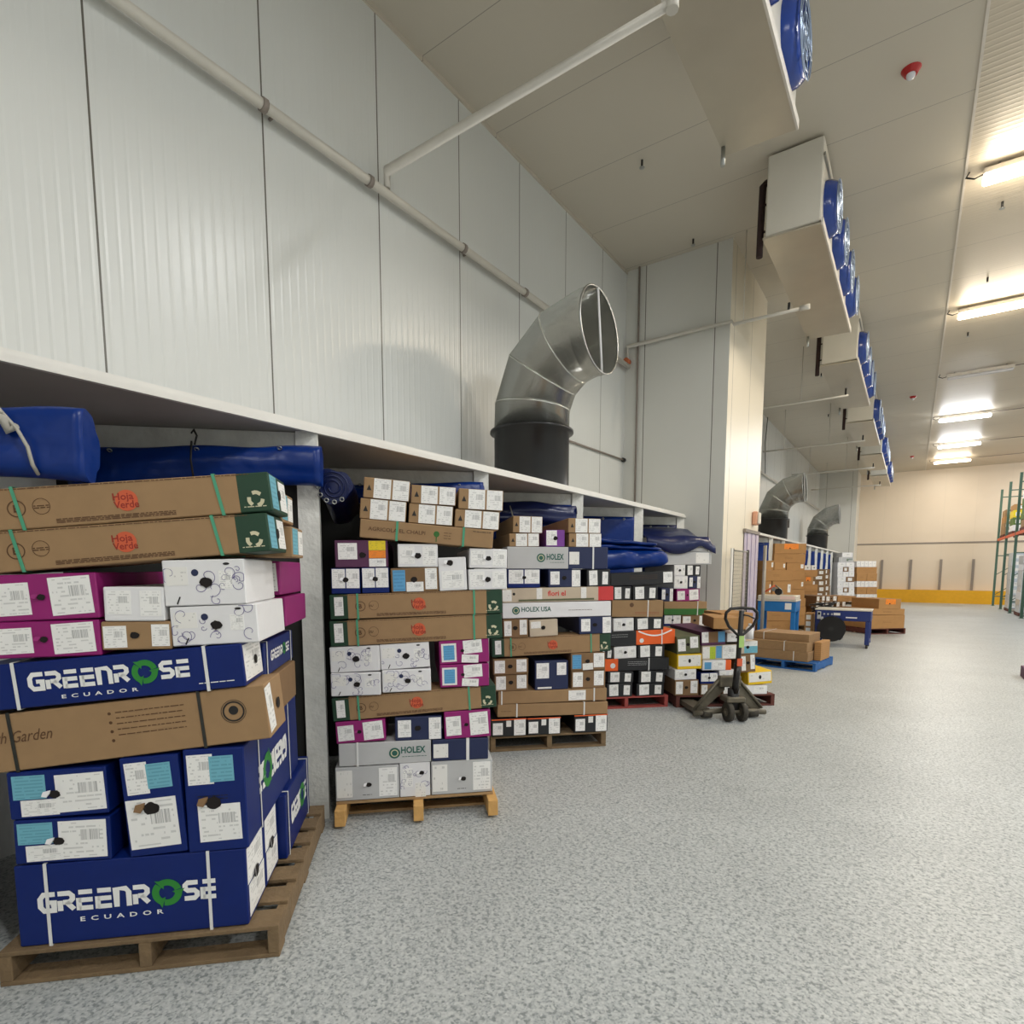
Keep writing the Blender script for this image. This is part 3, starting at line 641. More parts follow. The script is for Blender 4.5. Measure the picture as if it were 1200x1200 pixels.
def f_up(o, d):
    hole(o, d, .46, .48, .026, flap='cardboard_dark'); lines_print(o, d, .2, .7, .5, .56, 2, 'ink_black'); 
kind('gr_up', 'upright blue carton with hand hole', 'royal_blue', labels=[(W_, .08, .46, .63, .95, .03), ('label_cyan', .44, .86, .68, .93, .03), (W_, .04, .9, .08, .58, .02)], fn=f_up)
def f_up2(o, d): f_up(o, d); wordmark(o, d, .18, .72, .36, .28, 'R', True); strap(o, d, .2, 'strap_white', axis='y'); strap(o, d, .78, 'strap_white', axis='y')
kind('gr_up2', 'upright blue carton with inverted side wordmark', 'royal_blue', labels=[(W_, .06, .48, .66, .95, .02), ('label_cyan', .42, .82, .68, .93, .02), (W_, .2, .9, .1, .46, .02)], fn=f_up2)
kind('garden', 'long brown carton with script lettering', 'cardboard', fn=f_garden)
kind('magenta', 'magenta carton end with two white labels', 'magenta', labels=[(W_, .04, .36, .12, .82, .03), (W_, .55, .95, .1, .93, .05)], fn=lambda o, d: hole(o, d, .47, .5, .012, flap='magenta'))
kind('magenta_cyan', 'magenta carton end with blue label', 'magenta', labels=[('label_plain', .04, .34, .1, .88, 0), ('label_blue', .08, .3, .18, .8, 0), (W_, .48, .86, .42, .98, .05), (W_, .44, .78, .02, .36, -.08)], fn=lambda o, d: hole(o, d, .46, .55, .01))
kind('brown_small', 'small brown carton end', 'cardboard', labels=[(W_, .03, .36, .08, .85, .02), (W_, .72, .98, .12, .9, 0)], fn=f_holes)
kind('white_small', 'small white carton end', 'carton_white', labels=[(W_, .05, .45, .2, .9, 0), (W_, .6, .95, .15, .9, 0)])
def f_swirlside(o, d): f_swirl(o, d)
kind('swirl', 'white carton with violet swirls', 'carton_white', fn=f_swirlside)
kind('swirl2', 'white swirl-printed carton end', 'carton_white', fn=f_swirl)
kind('swirl_small', 'small white swirl carton end', 'carton_white', fn=lambda o, d: (swirls(o, d, 5), hole(o, d, .72, .7, .014, flap='carton_white'), patch(o, d, 'shipping_label', .1, .42, .3, .85, W_), patch(o, d, 'hanging_label', .5, .85, -.02, .4, 'label_plain')))
kind('hoja', 'long brown carton, green end, orange disc', 'cardboard', bands=[(.885, 1, 'forest')], fn=f_hoja)
kind('hoja2', 'long brown carton, green ends, orange disc', 'cardboard', bands=[(0, .1, 'forest'), (.905, 1, 'forest')], labels=[(W_, .025, .075, .15, .9, 0)], fn=lambda o, d: f_hoja(o, d, True))
kind('grey_end', 'light grey carton end with curl logo', 'carton_grey', labels=[('label_plain', .02, .26, .1, .9, 0), (W_, .68, .97, .08, .93, 0)], fn=f_logo)
def f_holex(o, d): globe(o, d, .60, .48, d[2] * .24); text(o, d, 'HOLEX', .67, .46, .28, 'ink_teal', bold=.03, width=.27); lines_print(o, d, .68, .95, .26, .34, 1, 'ink_teal'); strap(o, d, .2, 'strap_white')
kind('holex', 'long grey carton with green lettering', 'carton_grey', fn=f_holex)
kind('navy_long', 'navy carton with a white strap', 'navy', labels=[('label_plain', .02, .28, .15, .8, 0)], fn=lambda o, d: strap(o, d, .63, 'strap_white', .02))
kind('navy_end', 'navy carton end with two white labels', 'navy', labels=[(W_, .06, .34, .15, .88, 0), (W_, .72, .98, .02, .95, 0)], fn=f_holes)
kind('bluewhite', 'white-labelled carton end, blue base', 'royal_blue', labels=[(W_, .03, .48, .22, .97, 0), (W_, .52, .98, .22, .98, 0)], fn=lambda o, d: hole(o, d, .5, .55, .015, flap='carton_white'))
kind('brown_cyan', 'brown carton end with a blue label', 'cardboard_dark', labels=[('label_blue', .04, .3, .05, .92, 0), (W_, .32, .68, .02, .42, 0), (W_, .72, .97, .1, .98, 0)], fn=f_holes)
kind('white_up', 'upright white carton end', 'carton_white', labels=[(W_, .1, .9, .08, .6, 0)], fn=lambda o, d: hole(o, d, .42, .84, .018, flap='carton_white'))
kind('white_end', 'white carton end, torn hand hole', 'carton_white', labels=[(W_, .04, .42, .15, .9, 0), (W_, .62, .96, .1, .9, 0)], fn=f_flap)
kind('white_plain', 'plain white carton', 'carton_white', labels=[(W_, .4, .9, .2, .9, 0)])
kind('purple_yellow', 'plum carton end, yellow and orange labels', 'plum', labels=[(W_, .06, .42, .3, .9, 0), ('label_yellow', .64, .96, .63, .98, 0), ('label_orange', .64, .96, .34, .62, 0), (W_, .64, .96, .02, .32, 0)], fn=lambda o, d: hole(o, d, .52, .45, .018))
def f_agri(o, d): text(o, d, 'AGRICOLA EL CHALPI', .06, .42, .2, 'ink_brown', width=.42, bold=.01); disc(o, d, .565, .52, .018, 'green_print', 'printed_tree'); strokes(o, d, 'printed_trunk', [[(.565 * d[0], .1 * d[2]), (.565 * d[0], .4 * d[2])]], .006, 'green_print'); lines_print(o, d, .62, .68, .25, .7, 3, 'ink_brown'); strap(o, d, .27, 'strap_green', .014); strap(o, d, .77, 'strap_green', .014); lines_print(o, d, .84, .98, .8, .9, 1, 'ink_black')
kind('agricola', 'long brown carton with farm lettering', 'cardboard', fn=f_agri)
def f_tri(o, d):
    A, B, f = face_map(*d, 'F'); bm = bmesh.new(); c = (.12 * A, .5 * B); bm.faces.new([bm.verts.new(f(c[0] + x, c[1] + y, .0015)) for x, y in ((-.014, -.016), (.014, -.016), (.0, .018))]); link('printed_cone', bm, 'ink_black', o)
kind('brown2', 'brown carton end, two white labels', 'cardboard', labels=[(W_, .22, .59, .02, .98, 0), (W_, .63, .985, .02, .98, 0)], fn=f_tri)
kind('orangeblack', 'black carton end with an orange top edge', 'black_carton', labels=[(W_, .04, .32, .1, .78, 0), ('label_plain', .42, .56, .55, .9, 0), (W_, .64, .97, .04, .94, 0), ('orange', .0, 1, .94, 1, 0)])
kind('brown_strap', 'long brown carton with white straps', 'cardboard', fn=lambda o, d: (strap(o, d, .17, 'strap_white'), strap(o, d, .78, 'strap_white'), lines_print(o, d, .03, .12, .4, .5, 1, 'ink_brown')))
kind('brown_labelled', 'long brown carton with one white label', 'cardboard', labels=[(W_, .64, .8, .1, .9, 0)], fn=lambda o, d: (strap(o, d, .03, 'strap_white'), strap(o, d, .88, 'strap_white')))
kind('brown_end', 'brown carton end, two white labels', 'cardboard_dark', labels=[(W_, .04, .33, .1, .9, 0), (W_, .66, .95, .15, .95, 0)], fn=f_holes)
kind('brown_end_cyan', 'brown carton end with blue label', 'cardboard_dark', labels=[('label_blue', .04, .3, .1, .9, 0), (W_, .66, .97, .15, .97, 0), ('label_plain', .34, .64, .02, .4, .05)], fn=f_holes)
kind('navy_big', 'big navy carton end, two labels', 'navy', labels=[(W_, .05, .42, .4, .93, 0), (W_, .66, .94, .5, .93, 0), ('label_plain', .08, .5, .04, .1, 0)])
kind('beige_end', 'beige carton end with dark print', 'beige', labels=[('label_plain', .05, .4, .5, .9, 0)], fn=f_holes)
kind('holexusa', 'long white carton with globe and lettering', 'carton_white', fn=lambda o, d: (globe(o, d, .12, .5, d[2] * .26), text(o, d, 'HOLEX USA', .17, .42, .3, 'ink_teal', bold=.02, width=.27), lines_print(o, d, .6, .82, .42, .5, 1, 'ink_brown')))
kind('flori', 'long beige carton with red-checked end', 'beige', bands=[(.86, 1, 'red_print')], labels=[('label_plain', .0, .08, .1, .9, 0), ('label_plain', .3, .35, .2, .98, 0), ('label_plain', .7, .75, .2, .98, 0), ('olive', .14, .82, .08, .2, 0)], fn=lambda o, d: (text(o, d, 'flori el', .4, .42, .36, 'red_print', bold=.02, width=.16), disc(o, d, .1, .6, .012, 'ink_black')))
kind('black_end', 'black carton end with white labels', 'black_carton', labels=[(W_, .1, .45, .08, .93, .03), (W_, .66, .9, .12, .85, -.03)])
kind('holex_navy', 'long half-grey half-navy carton', 'carton_grey', bands=[(.6, 1, 'navy')], labels=[('label_plain', .61, .71, .2, .78, 0)], fn=lambda o, d: (globe(o, d, .33, .5, d[2] * .2), text(o, d, 'HOLEX', .385, .42, .26, 'ink_teal', bold=.03, width=.17), lines_print(o, d, .42, .56, .26, .32, 1, 'ink_teal'), strap(o, d, .85, 'strap_white', .014)))
kind('purple_end', 'purple carton end with a torn white label', 'purple', labels=[(W_, .02, .58, .08, .97, 0)], fn=f_flap)
kind('orange_black_long', 'long black carton, orange left end', 'black_carton', bands=[(0, .2, 'orange')], fn=lambda o, d: (disc(o, d, .12, .45, .03, 'carton_white', 'printed_rose'), lines_print(o, d, .35, .65, .4, .8, 3, 'carton_grey'), strap(o, d, .68, 'strap_white')))
def f_swoosh(o, d): strokes(o, d, 'printed_swoosh', [[((.45 + .5 * u) * d[0], (.97 - .35 * math.sin(math.pi * u)) * d[2]) for u in [i / 12 for i in range(13)]]], .016, 'ink_white'); disc(o, d, .5, .3, .026, 'carton_white', 'printed_rose'); lines_print(o, d, .06, .3, .55, .85, 2, 'carton_grey'); strap(o, d, .8, 'strap_white')
kind('black_orange_long', 'long carton, half black half orange', 'black_carton', bands=[(.42, 1, 'orange')], fn=f_swoosh)
kind('black_long', 'long black carton under tarpaulin', 'black_carton', labels=[(W_, .84, .99, .1, .95, 0)], fn=lambda o, d: lines_print(o, d, .3, .75, .4, .8, 3, 'ink_brown'))
kind('brown_print', 'long brown carton with red print', 'cardboard', fn=lambda o, d: (disc(o, d, .38, .72, .025, 'ink_brown', 'printed_seal'), lines_print(o, d, .45, .92, .16, .32, 2, 'ink_red'), strap(o, d, .7, 'strap_white')))
kind('green_brown', 'long brown carton, green base', 'cardboard', labels=[('green_print', .0, 1, .02, .48, 0)], fn=lambda o, d: strap(o, d, .78, 'strap_white'))
kind('grey_long', 'long pale grey carton', 'carton_grey', labels=[('label_plain', .7, .95, .1, .9, 0)])
kind('yellow', 'bright yellow carton, white printed end', 'yellow', labels=[('label_plain', .04, .96, .2, .92, 0), ('yellow', .3, .6, .04, .16, 0)], fn=lambda o, d: disc(o, d, .5, .55, .016, 'hole_shade', 'hand_hole', sz=1.5, e=.003))  # hand hole is a flat disc with its inner shade painted on
kind('white_cyan', 'white carton end, orange corner', 'carton_white', bands=[(.8, 1, 'orange')], labels=[('label_blue', .06, .3, .1, .8, 0), (W_, .36, .74, .1, .9, 0)])
kind('olive', 'dark olive carton end', 'olive', labels=[(W_, .05, .38, .15, .85, 0), (W_, .58, .92, .3, .95, 0)], fn=f_holes)
kind('lime_cyan', 'carton end, lime and blue labels', 'beige', labels=[('label_plain', .02, .22, .1, .9, 0), ('label_lime', .22, .38, .05, .9, 0), ('label_blue', .4, .56, .1, .95, 0), (W_, .58, .97, .05, .98, 0)])
kind('cyan_end', 'pale carton end with a turquoise label', 'beige', labels=[('label_plain', .3, 1, .55, 1, 0), ('label_cyan', .3, 1, .05, .6, 0)], fn=f_holes)
kind('purple_brown', 'dark brown carton end, blue label', 'plum', labels=[(W_, .02, .3, .2, .98, 0), ('cardboard_dark', .3, .7, .2, .98, 0), ('label_blue', .7, .98, .2, .98, 0)])
kind('plain_brown', 'plain brown carton', 'cardboard_gold', labels=[(W_, .78, .93, .3, .8, 0)])
kind('plain_long', 'long plain brown carton', 'cardboard_gold', fn=lambda o, d: lines_print(o, d, .35, .6, .4, .6, 2, 'ink_brown'))
kind('orange_lid', 'brown carton with an orange label', 'cardboard_gold', labels=[('label_orange', .3, .75, .45, .98, 0)], fn=f_holes)
kind('far_mix', 'small brown carton with white label', 'cardboard_dark', labels=[(W_, .2, .7, .2, .8, 0)])
kind('far_white', 'small white carton', 'carton_white', labels=[(W_, .1, .8, .15, .85, 0)])
ORD = ['lowest tier', 'second tier', 'third tier', 'fourth tier', 'fifth tier', 'sixth tier', 'seventh tier', 'eighth tier', 'ninth tier', 'tenth tier', 'eleventh tier', 'twelfth tier', 'thirteenth tier', 'fourteenth tier']
def pos_word(i, n):
    if n == 1: return ''
    if n == 2: return ', left' if i == 0 else ', right'
    if n == 3: return (', left', ', middle', ', right')[i]
    return ', %s from left' % ('first', 'second', 'third', 'fourth', 'fifth', 'sixth')[i]
def carton(ox, oy, ang, v, k, row, u, w, z, h, t, d, place, pos=''):
    look, body, bands, labels, fn = K[k]
    c, s = math.cos(ang), math.sin(ang)
    bm = carton_mesh(w, d, h, None, bands)
    o = link('carton', bm, [body] + [b_[2] for b_ in bands])
    o.location = (ox + u * c - v * s, oy + u * s + v * c, z)
    o.rotation_euler = (Matrix.Rotation(ang, 3, 'Z') @ Matrix.Rotation(-t, 3, 'Y')).to_euler()
    dim = (w, d, h)
    for li, (mt, s0, s1, t0, t1, r) in enumerate(labels):
        nm = 'shipping_label' if mt.startswith('label') else 'colour_band'
        patch(o, dim, nm, s0, s1, t0, t1, mt, r, lift=.0005 * li)
    if fn: fn(o, dim)
    lb = '%s, %s%s, %s' % (look, ORD[row], pos, place)
    if len(lb.split()) > 16: print('LONG', lb)
    tag(o, lb, 'carton', 'cartons on ' + place)
    return o
def stack(name, origin, ang, v, rows, place):
    a = math.radians(ang); n = {}
    for r in rows: n[r[1]] = n.get(r[1], 0) + 1
    c_ = {}
    for (k, row, u, w, z, h, t, d) in rows:
        i = c_.get(row, 0); c_[row] = i + 1
        vv = v - (.006 if row % 3 == 1 else 0) + (.004 if row % 2 else 0)
        carton(origin[0], origin[1], a, vv, k, row, u, w, z, h, t, d, place, pos_word(i, n[row]))
def pallet(origin, ang, W, D, m, label, front_board=True, proud=0, m2=None, nb=7, H=.138):
    t = tag(empty('pallet', (origin[0], origin[1], 0), math.radians(ang)), label, 'pallet')
    bt = .018; st = .09
    for k, x in enumerate((0.0, W / 2 - .02, W - .045)):
        bx('stringer', x, x + .045 * (1 if m2 is None else 1.4), -proud, D, bt + .0005, H - bt, m2 or m, t, .003)
    bw = D / nb * .72
    for k in range(nb):
        y = k * (D - bw) / (nb - 1); bx('deck_board', 0, W, y, y + bw, H - bt + .0005, H, m, t, .002)
    for k, y in enumerate((.0, D / 2 - .05, D - .1) if front_board else (.12, D / 2, D - .1)):
        bx('bottom_board', 0, W, y, y + .1, 0, bt, m, t, .002)
    return t
# loads: kind, tier, offset, width, height above floor, height, lean, depth
P1 = [
 ('greenrose',0,0.067,0.833,0.142,0.327,0.000,0.27),
 ('gr_end',1,0.077,0.332,0.478,0.173,-0.022,1.00),
 ('gr_up',1,0.475,0.210,0.471,0.400,0.043,1.00),
 ('gr_up2',1,0.689,0.226,0.471,0.422,0.007,1.00),
 ('gr_end2',2,0.073,0.338,0.653,0.185,0.015,1.00),
 ('garden',3,-0.023,1.044,0.832,0.221,0.088,0.27),
 ('greenrose_slim',4,-0.006,0.943,1.074,0.170,0.072,0.27),
 ('magenta',5,0.069,0.354,1.272,0.136,0.014,1.00),
 ('brown_small',5,0.426,0.242,1.296,0.108,-0.007,1.00),
 ('swirl',5,0.673,0.316,1.304,0.152,0.036,0.45),
 ('magenta',6,0.077,0.351,1.409,0.170,0.033,1.00),
 ('white_small',6,0.443,0.209,1.407,0.129,-0.010,1.00),
 ('swirl',6,0.656,0.294,1.460,0.175,0.027,0.45),
 ('hoja',7,0.035,1.018,1.581,0.147,0.092,0.27),
 ('hoja',8,0.047,1.018,1.732,0.149,0.095,0.27),
]
P2 = [
 ('grey_end',0,-0.001,0.393,0.142,0.218,0.000,1.00),
 ('swirl_small',0,0.397,0.192,0.142,0.223,0.000,1.00),
 ('grey_end',0,0.597,0.398,0.142,0.222,0.000,1.00),
 ('holex',1,0.024,0.573,0.367,0.146,0.000,0.27),
 ('navy_long',1,0.605,0.363,0.369,0.140,-0.008,0.27),
 ('magenta',2,0.013,0.303,0.514,0.138,0.032,1.00),
 ('navy_end',2,0.373,0.296,0.514,0.151,0.000,1.00),
 ('magenta',2,0.686,0.300,0.510,0.179,0.019,1.00),
 ('hoja2',3,-0.003,1.030,0.656,0.146,0.051,0.27),
 ('swirl2',4,-0.009,0.301,0.819,0.143,0.000,1.00),
 ('swirl2',4,0.301,0.303,0.831,0.141,0.011,1.00),
 ('magenta_cyan',4,0.663,0.313,0.850,0.145,0.012,1.00),
 ('swirl2',5,-0.009,0.300,0.964,0.160,0.026,1.00),
 ('swirl2',5,0.295,0.305,0.974,0.159,0.044,1.00),
 ('magenta_cyan',5,0.662,0.317,0.997,0.151,0.036,1.00),
 ('hoja2',6,-0.004,1.070,1.129,0.156,0.032,0.27),
 ('hoja2',7,0.001,1.065,1.296,0.151,0.025,0.27),
 ('bluewhite',8,0.011,0.171,1.454,0.155,0.000,1.00),
 ('bluewhite',8,0.192,0.164,1.456,0.157,0.013,1.00),
 ('brown_cyan',8,0.369,0.291,1.459,0.149,0.024,1.00),
 ('white_up',8,0.666,0.174,1.466,0.208,0.045,1.00),
 ('white_end',8,0.850,0.244,1.472,0.130,0.019,1.00),
 ('purple_yellow',9,0.038,0.314,1.613,0.164,0.013,1.00),
 ('white_end',9,0.411,0.246,1.616,0.142,0.004,1.00),
 ('white_end',9,0.854,0.240,1.613,0.122,-0.019,1.00),
 ('agricola',10,0.185,0.818,1.797,0.112,-0.076,0.27),
 ('brown2',11,0.188,0.275,1.912,0.123,-0.076,1.00),
 ('brown2',11,0.480,0.270,1.890,0.118,-0.061,1.00),
 ('brown2',11,0.763,0.280,1.868,0.111,-0.061,1.00),
 ('brown2',12,0.212,0.274,2.038,0.122,-0.083,1.00),
 ('brown2',12,0.498,0.272,2.009,0.111,-0.045,1.00),
 ('brown2',12,0.788,0.280,1.980,0.125,-0.036,1.00),
]
P3 = [
 ('orangeblack',0,-0.035,0.312,0.142,0.156,0.000,1.00),
 ('orangeblack',0,0.285,0.303,0.142,0.153,0.000,1.00),
 ('orangeblack',0,0.713,0.312,0.142,0.161,0.000,1.00),
 ('brown_strap',1,0.018,1.005,0.317,0.112,-0.012,0.27),
 ('brown_labelled',2,0.026,0.987,0.431,0.111,0.000,0.27),
 ('brown_end',3,-0.004,0.295,0.544,0.147,0.004,1.00),
 ('navy_big',3,0.352,0.302,0.544,0.257,0.006,1.00),
 ('brown_end',3,0.685,0.313,0.544,0.164,0.000,1.00),
 ('brown_end',4,-0.018,0.309,0.693,0.137,0.007,1.00),
 ('brown_end_cyan',4,0.676,0.316,0.710,0.154,0.009,1.00),
 ('hoja2',5,-0.025,1.070,0.845,0.160,0.030,0.27),
 ('brown_end',6,0.072,0.218,1.013,0.161,0.017,1.00),
 ('beige_end',6,0.305,0.252,1.017,0.146,0.042,1.00),
 ('navy_end',6,0.750,0.299,1.033,0.152,0.021,1.00),
 ('holexusa',7,0.065,0.974,1.182,0.132,0.011,0.27),
 ('flori',8,0.065,0.995,1.317,0.122,0.015,0.27),
 ('bluewhite',9,0.110,0.284,1.446,0.159,0.000,1.00),
 ('navy_end',9,0.469,0.291,1.448,0.155,0.010,1.00),
 ('black_end',9,0.815,0.215,1.452,0.151,0.015,1.00),
 ('holex_navy',10,0.103,0.897,1.609,0.187,0.000,0.27),
 ('brown2',11,0.125,0.260,1.798,0.110,0.009,1.00),
 ('purple_end',11,0.445,0.166,1.798,0.143,0.009,1.00),
 ('brown2',11,0.649,0.293,1.798,0.117,0.000,1.00),
 ('brown2',12,0.154,0.256,1.916,0.139,-0.015,1.00),
 ('brown2',12,0.640,0.292,1.919,0.125,-0.006,1.00),
]
P4 = [
 ('black_end',0,0.275,0.310,0.142,0.155,0.000,1.00),
 ('black_end',0,0.637,0.337,0.142,0.142,0.000,1.00),
 ('black_end',1,0.283,0.309,0.309,0.132,-0.033,1.00),
 ('black_end',1,0.655,0.326,0.296,0.143,-0.033,1.00),
 ('orange_black_long',2,0.250,0.779,0.443,0.139,0.000,0.27),
 ('black_end',3,0.157,0.183,0.589,0.121,-0.026,1.00),
 ('white_end',3,0.360,0.267,0.584,0.138,0.030,1.00),
 ('black_end',3,0.642,0.329,0.584,0.154,0.006,1.00),
 ('black_orange_long',4,0.275,0.819,0.732,0.164,0.022,0.27),
 ('white_end',5,0.344,0.245,0.900,0.148,0.023,1.00),
 ('black_end',5,0.599,0.353,0.909,0.145,0.012,1.00),
 ('brown_print',6,0.320,0.617,1.067,0.190,-0.012,0.27),
 ('black_end',7,0.327,0.223,1.259,0.156,-0.007,1.00),
 ('black_end',7,0.565,0.304,1.256,0.161,0.009,1.00),
 ('black_long',8,0.304,0.749,1.417,0.143,0.036,0.27),
]
P6 = [
 ('brown_end',0,0.021,0.440,0.142,0.285,0.000,1.00),
 ('brown_end',0,0.473,0.474,0.142,0.272,0.000,1.00),
 ('brown_end',1,0.013,0.438,0.439,0.265,-0.023,1.00),
 ('brown_end',1,0.464,0.473,0.427,0.268,-0.023,1.00),
 ('brown_print',2,0.021,0.882,0.706,0.127,-0.018,0.27),
 ('bluewhite',3,0.166,0.250,0.832,0.150,-0.015,1.00),
 ('brown_end',3,0.428,0.393,0.827,0.151,-0.015,1.00),
 ('green_brown',4,0.161,0.628,0.984,0.185,-0.011,0.27),
 ('navy_end',5,0.118,0.173,1.171,0.183,-0.007,1.00),
 ('magenta',5,0.342,0.339,1.169,0.170,0.010,1.00),
 ('white_end',6,0.299,0.199,1.343,0.173,0.000,1.00),
 ('navy_end',6,0.511,0.176,1.344,0.171,0.000,1.00),
 ('white_end',7,0.294,0.162,1.518,0.148,0.000,1.00),
 ('black_end',7,0.468,0.213,1.518,0.149,0.000,1.00),
 ('grey_long',8,0.068,0.771,1.665,0.175,0.011,0.27),
 ('holex',9,-0.107,0.877,1.855,0.180,-0.005,0.27),
]
P5 = [
 ('brown_end',0,-0.078,0.282,0.142,0.182,0.000,1.00),
 ('brown_end',0,0.230,0.247,0.142,0.132,0.000,1.00),
 ('brown_end',0,0.499,0.238,0.142,0.132,0.000,1.00),
 ('white_plain',0,0.770,0.272,0.142,0.107,0.000,1.00),
 ('white_end',1,-0.083,0.255,0.326,0.121,0.024,1.00),
 ('bluewhite',1,0.225,0.206,0.275,0.129,0.008,1.00),
 ('white_end',1,0.451,0.196,0.276,0.153,0.036,1.00),
 ('yellow',1,0.805,0.292,0.251,0.154,0.071,0.60),
 ('yellow',2,-0.056,0.290,0.450,0.176,0.021,1.00),
 ('white_cyan',2,0.246,0.345,0.435,0.119,0.000,1.00),
 ('brown_end',2,0.714,0.176,0.401,0.212,0.072,1.00),
 ('olive',3,-0.062,0.274,0.628,0.202,0.061,1.00),
 ('lime_cyan',3,0.236,0.421,0.556,0.168,0.023,1.00),
 ('cyan_end',3,0.675,0.228,0.621,0.146,0.033,1.00),
 ('purple_brown',4,0.220,0.286,0.726,0.158,0.042,1.00),
 ('white_end',4,0.527,0.226,0.764,0.104,0.034,1.00),
]
FA = [
 ('plain_long',0,0.022,0.924,0.142,0.236,0.000,0.90),
 ('plain_long',1,0.009,0.921,0.392,0.278,-0.014,0.90),
 ('plain_brown',2,0.040,0.401,0.672,0.281,-0.010,1.00),
 ('plain_brown',2,0.464,0.383,0.666,0.283,-0.010,1.00),
 ('plain_brown',3,0.046,0.244,0.954,0.380,-0.006,1.00),
 ('plain_brown',3,0.313,0.516,0.952,0.382,-0.006,1.00),
 ('plain_long',4,0.042,0.769,1.336,0.258,0.000,0.90),
 ('plain_brown',5,0.042,0.288,1.596,0.218,0.000,1.00),
 ('plain_brown',5,0.341,0.301,1.596,0.179,0.000,1.00),
]
FB = [
 ('plain_long',0,0.054,0.898,0.142,0.244,0.000,0.90),
 ('plain_long',1,0.041,0.896,0.400,0.240,-0.012,0.90),
 ('plain_long',2,0.029,0.895,0.642,0.221,-0.010,0.90),
 ('plain_long',3,0.017,0.868,0.865,0.231,-0.007,0.90),
 ('plain_brown',4,0.006,0.443,1.098,0.230,-0.004,1.00),
 ('plain_brown',4,0.474,0.373,1.095,0.232,-0.004,1.00),
 ('plain_long',5,-0.006,0.865,1.331,0.241,0.000,0.90),
 ('plain_brown',6,0.007,0.270,1.573,0.208,0.000,1.00),
 ('plain_brown',6,0.325,0.520,1.573,0.209,0.000,1.00),
 ('plain_long',7,-0.053,0.911,1.784,0.229,0.000,0.90),
 ('orange_lid',8,-0.042,0.910,2.015,0.259,0.006,0.90),
]
FC = [
 ('plain_long',0,0.118,0.960,0.142,0.179,0.000,0.90),
 ('plain_long',1,0.105,0.958,0.334,0.214,-0.012,0.90),
 ('plain_long',2,0.094,0.957,0.550,0.218,-0.010,0.90),
 ('plain_long',3,0.083,0.928,0.770,0.193,-0.008,0.90),
 ('plain_long',4,0.071,0.926,0.965,0.217,-0.006,0.90),
 ('orange_lid',5,0.060,0.433,1.184,0.215,0.000,0.90),
 ('orange_lid',5,0.520,0.328,1.181,0.217,0.000,0.90),
 ('plain_long',6,0.076,0.897,1.401,0.192,0.000,0.90),
 ('white_end',7,0.553,0.190,1.595,0.131,0.000,1.00),
 ('white_end',7,0.771,0.164,1.595,0.132,0.000,1.00),
]
FD = [
 ('far_mix',0,0.197,0.437,0.142,0.125,0.000,1.00),
 ('far_mix',0,0.644,0.441,0.142,0.119,0.000,1.00),
 ('far_mix',1,0.185,0.288,0.272,0.237,-0.012,1.00),
 ('far_mix',1,0.481,0.289,0.271,0.236,-0.012,1.00),
 ('far_mix',1,0.779,0.291,0.266,0.237,-0.012,1.00),
 ('far_mix',2,0.172,0.287,0.512,0.210,-0.010,1.00),
 ('far_mix',2,0.468,0.289,0.508,0.211,-0.010,1.00),
 ('far_mix',2,0.766,0.291,0.505,0.212,-0.010,1.00),
 ('far_mix',3,0.161,0.435,0.724,0.183,-0.008,1.00),
 ('far_mix',3,0.605,0.439,0.720,0.184,-0.008,1.00),
 ('far_mix',4,0.151,0.286,0.909,0.183,-0.006,1.00),
 ('far_mix',4,0.446,0.288,0.907,0.184,-0.006,1.00),
 ('far_mix',4,0.743,0.290,0.905,0.184,-0.006,1.00),
 ('far_mix',5,0.140,0.286,1.094,0.182,0.000,1.00),
 ('far_mix',5,0.435,0.288,1.093,0.183,0.000,1.00),
 ('far_mix',5,0.732,0.289,1.091,0.183,0.000,1.00),
 ('far_mix',6,0.131,0.434,1.278,0.156,0.000,1.00),
 ('far_mix',6,0.573,0.437,1.278,0.156,0.000,1.00),
 ('far_mix',7,0.122,0.285,1.436,0.156,0.000,1.00),
 ('far_mix',7,0.416,0.287,1.436,0.156,0.000,1.00),
 ('far_mix',7,0.712,0.289,1.436,0.157,0.000,1.00),
]
FE = [
 ('far_mix',0,0.212,0.258,0.142,0.136,0.000,1.00),
 ('far_mix',0,0.480,0.259,0.142,0.132,0.000,1.00),
 ('far_mix',0,0.749,0.260,0.142,0.129,0.000,1.00),
 ('far_mix',1,0.200,0.392,0.282,0.198,-0.011,1.00),
 ('far_mix',1,0.601,0.395,0.278,0.198,-0.011,1.00),
 ('far_mix',2,0.188,0.257,0.482,0.198,-0.009,1.00),
 ('far_mix',2,0.455,0.259,0.480,0.199,-0.009,1.00),
 ('far_mix',2,0.723,0.260,0.477,0.199,-0.009,1.00),
 ('far_mix',3,0.177,0.391,0.683,0.198,-0.007,1.00),
 ('far_mix',3,0.577,0.394,0.679,0.199,-0.007,1.00),
 ('far_mix',4,0.165,0.257,0.883,0.198,-0.006,1.00),
 ('far_mix',4,0.431,0.258,0.881,0.198,-0.006,1.00),
 ('far_mix',4,0.699,0.259,0.879,0.199,-0.006,1.00),
 ('far_mix',5,0.154,0.390,1.083,0.197,0.000,1.00),
 ('far_mix',5,0.553,0.393,1.081,0.197,0.000,1.00),
 ('far_mix',6,0.143,0.256,1.281,0.169,0.000,1.00),
 ('far_mix',6,0.409,0.257,1.281,0.168,0.000,1.00),
 ('far_mix',6,0.676,0.258,1.280,0.169,0.000,1.00),
 ('far_mix',7,0.133,0.389,1.452,0.168,0.000,1.00),
 ('far_mix',7,0.532,0.392,1.452,0.169,0.000,1.00),
]
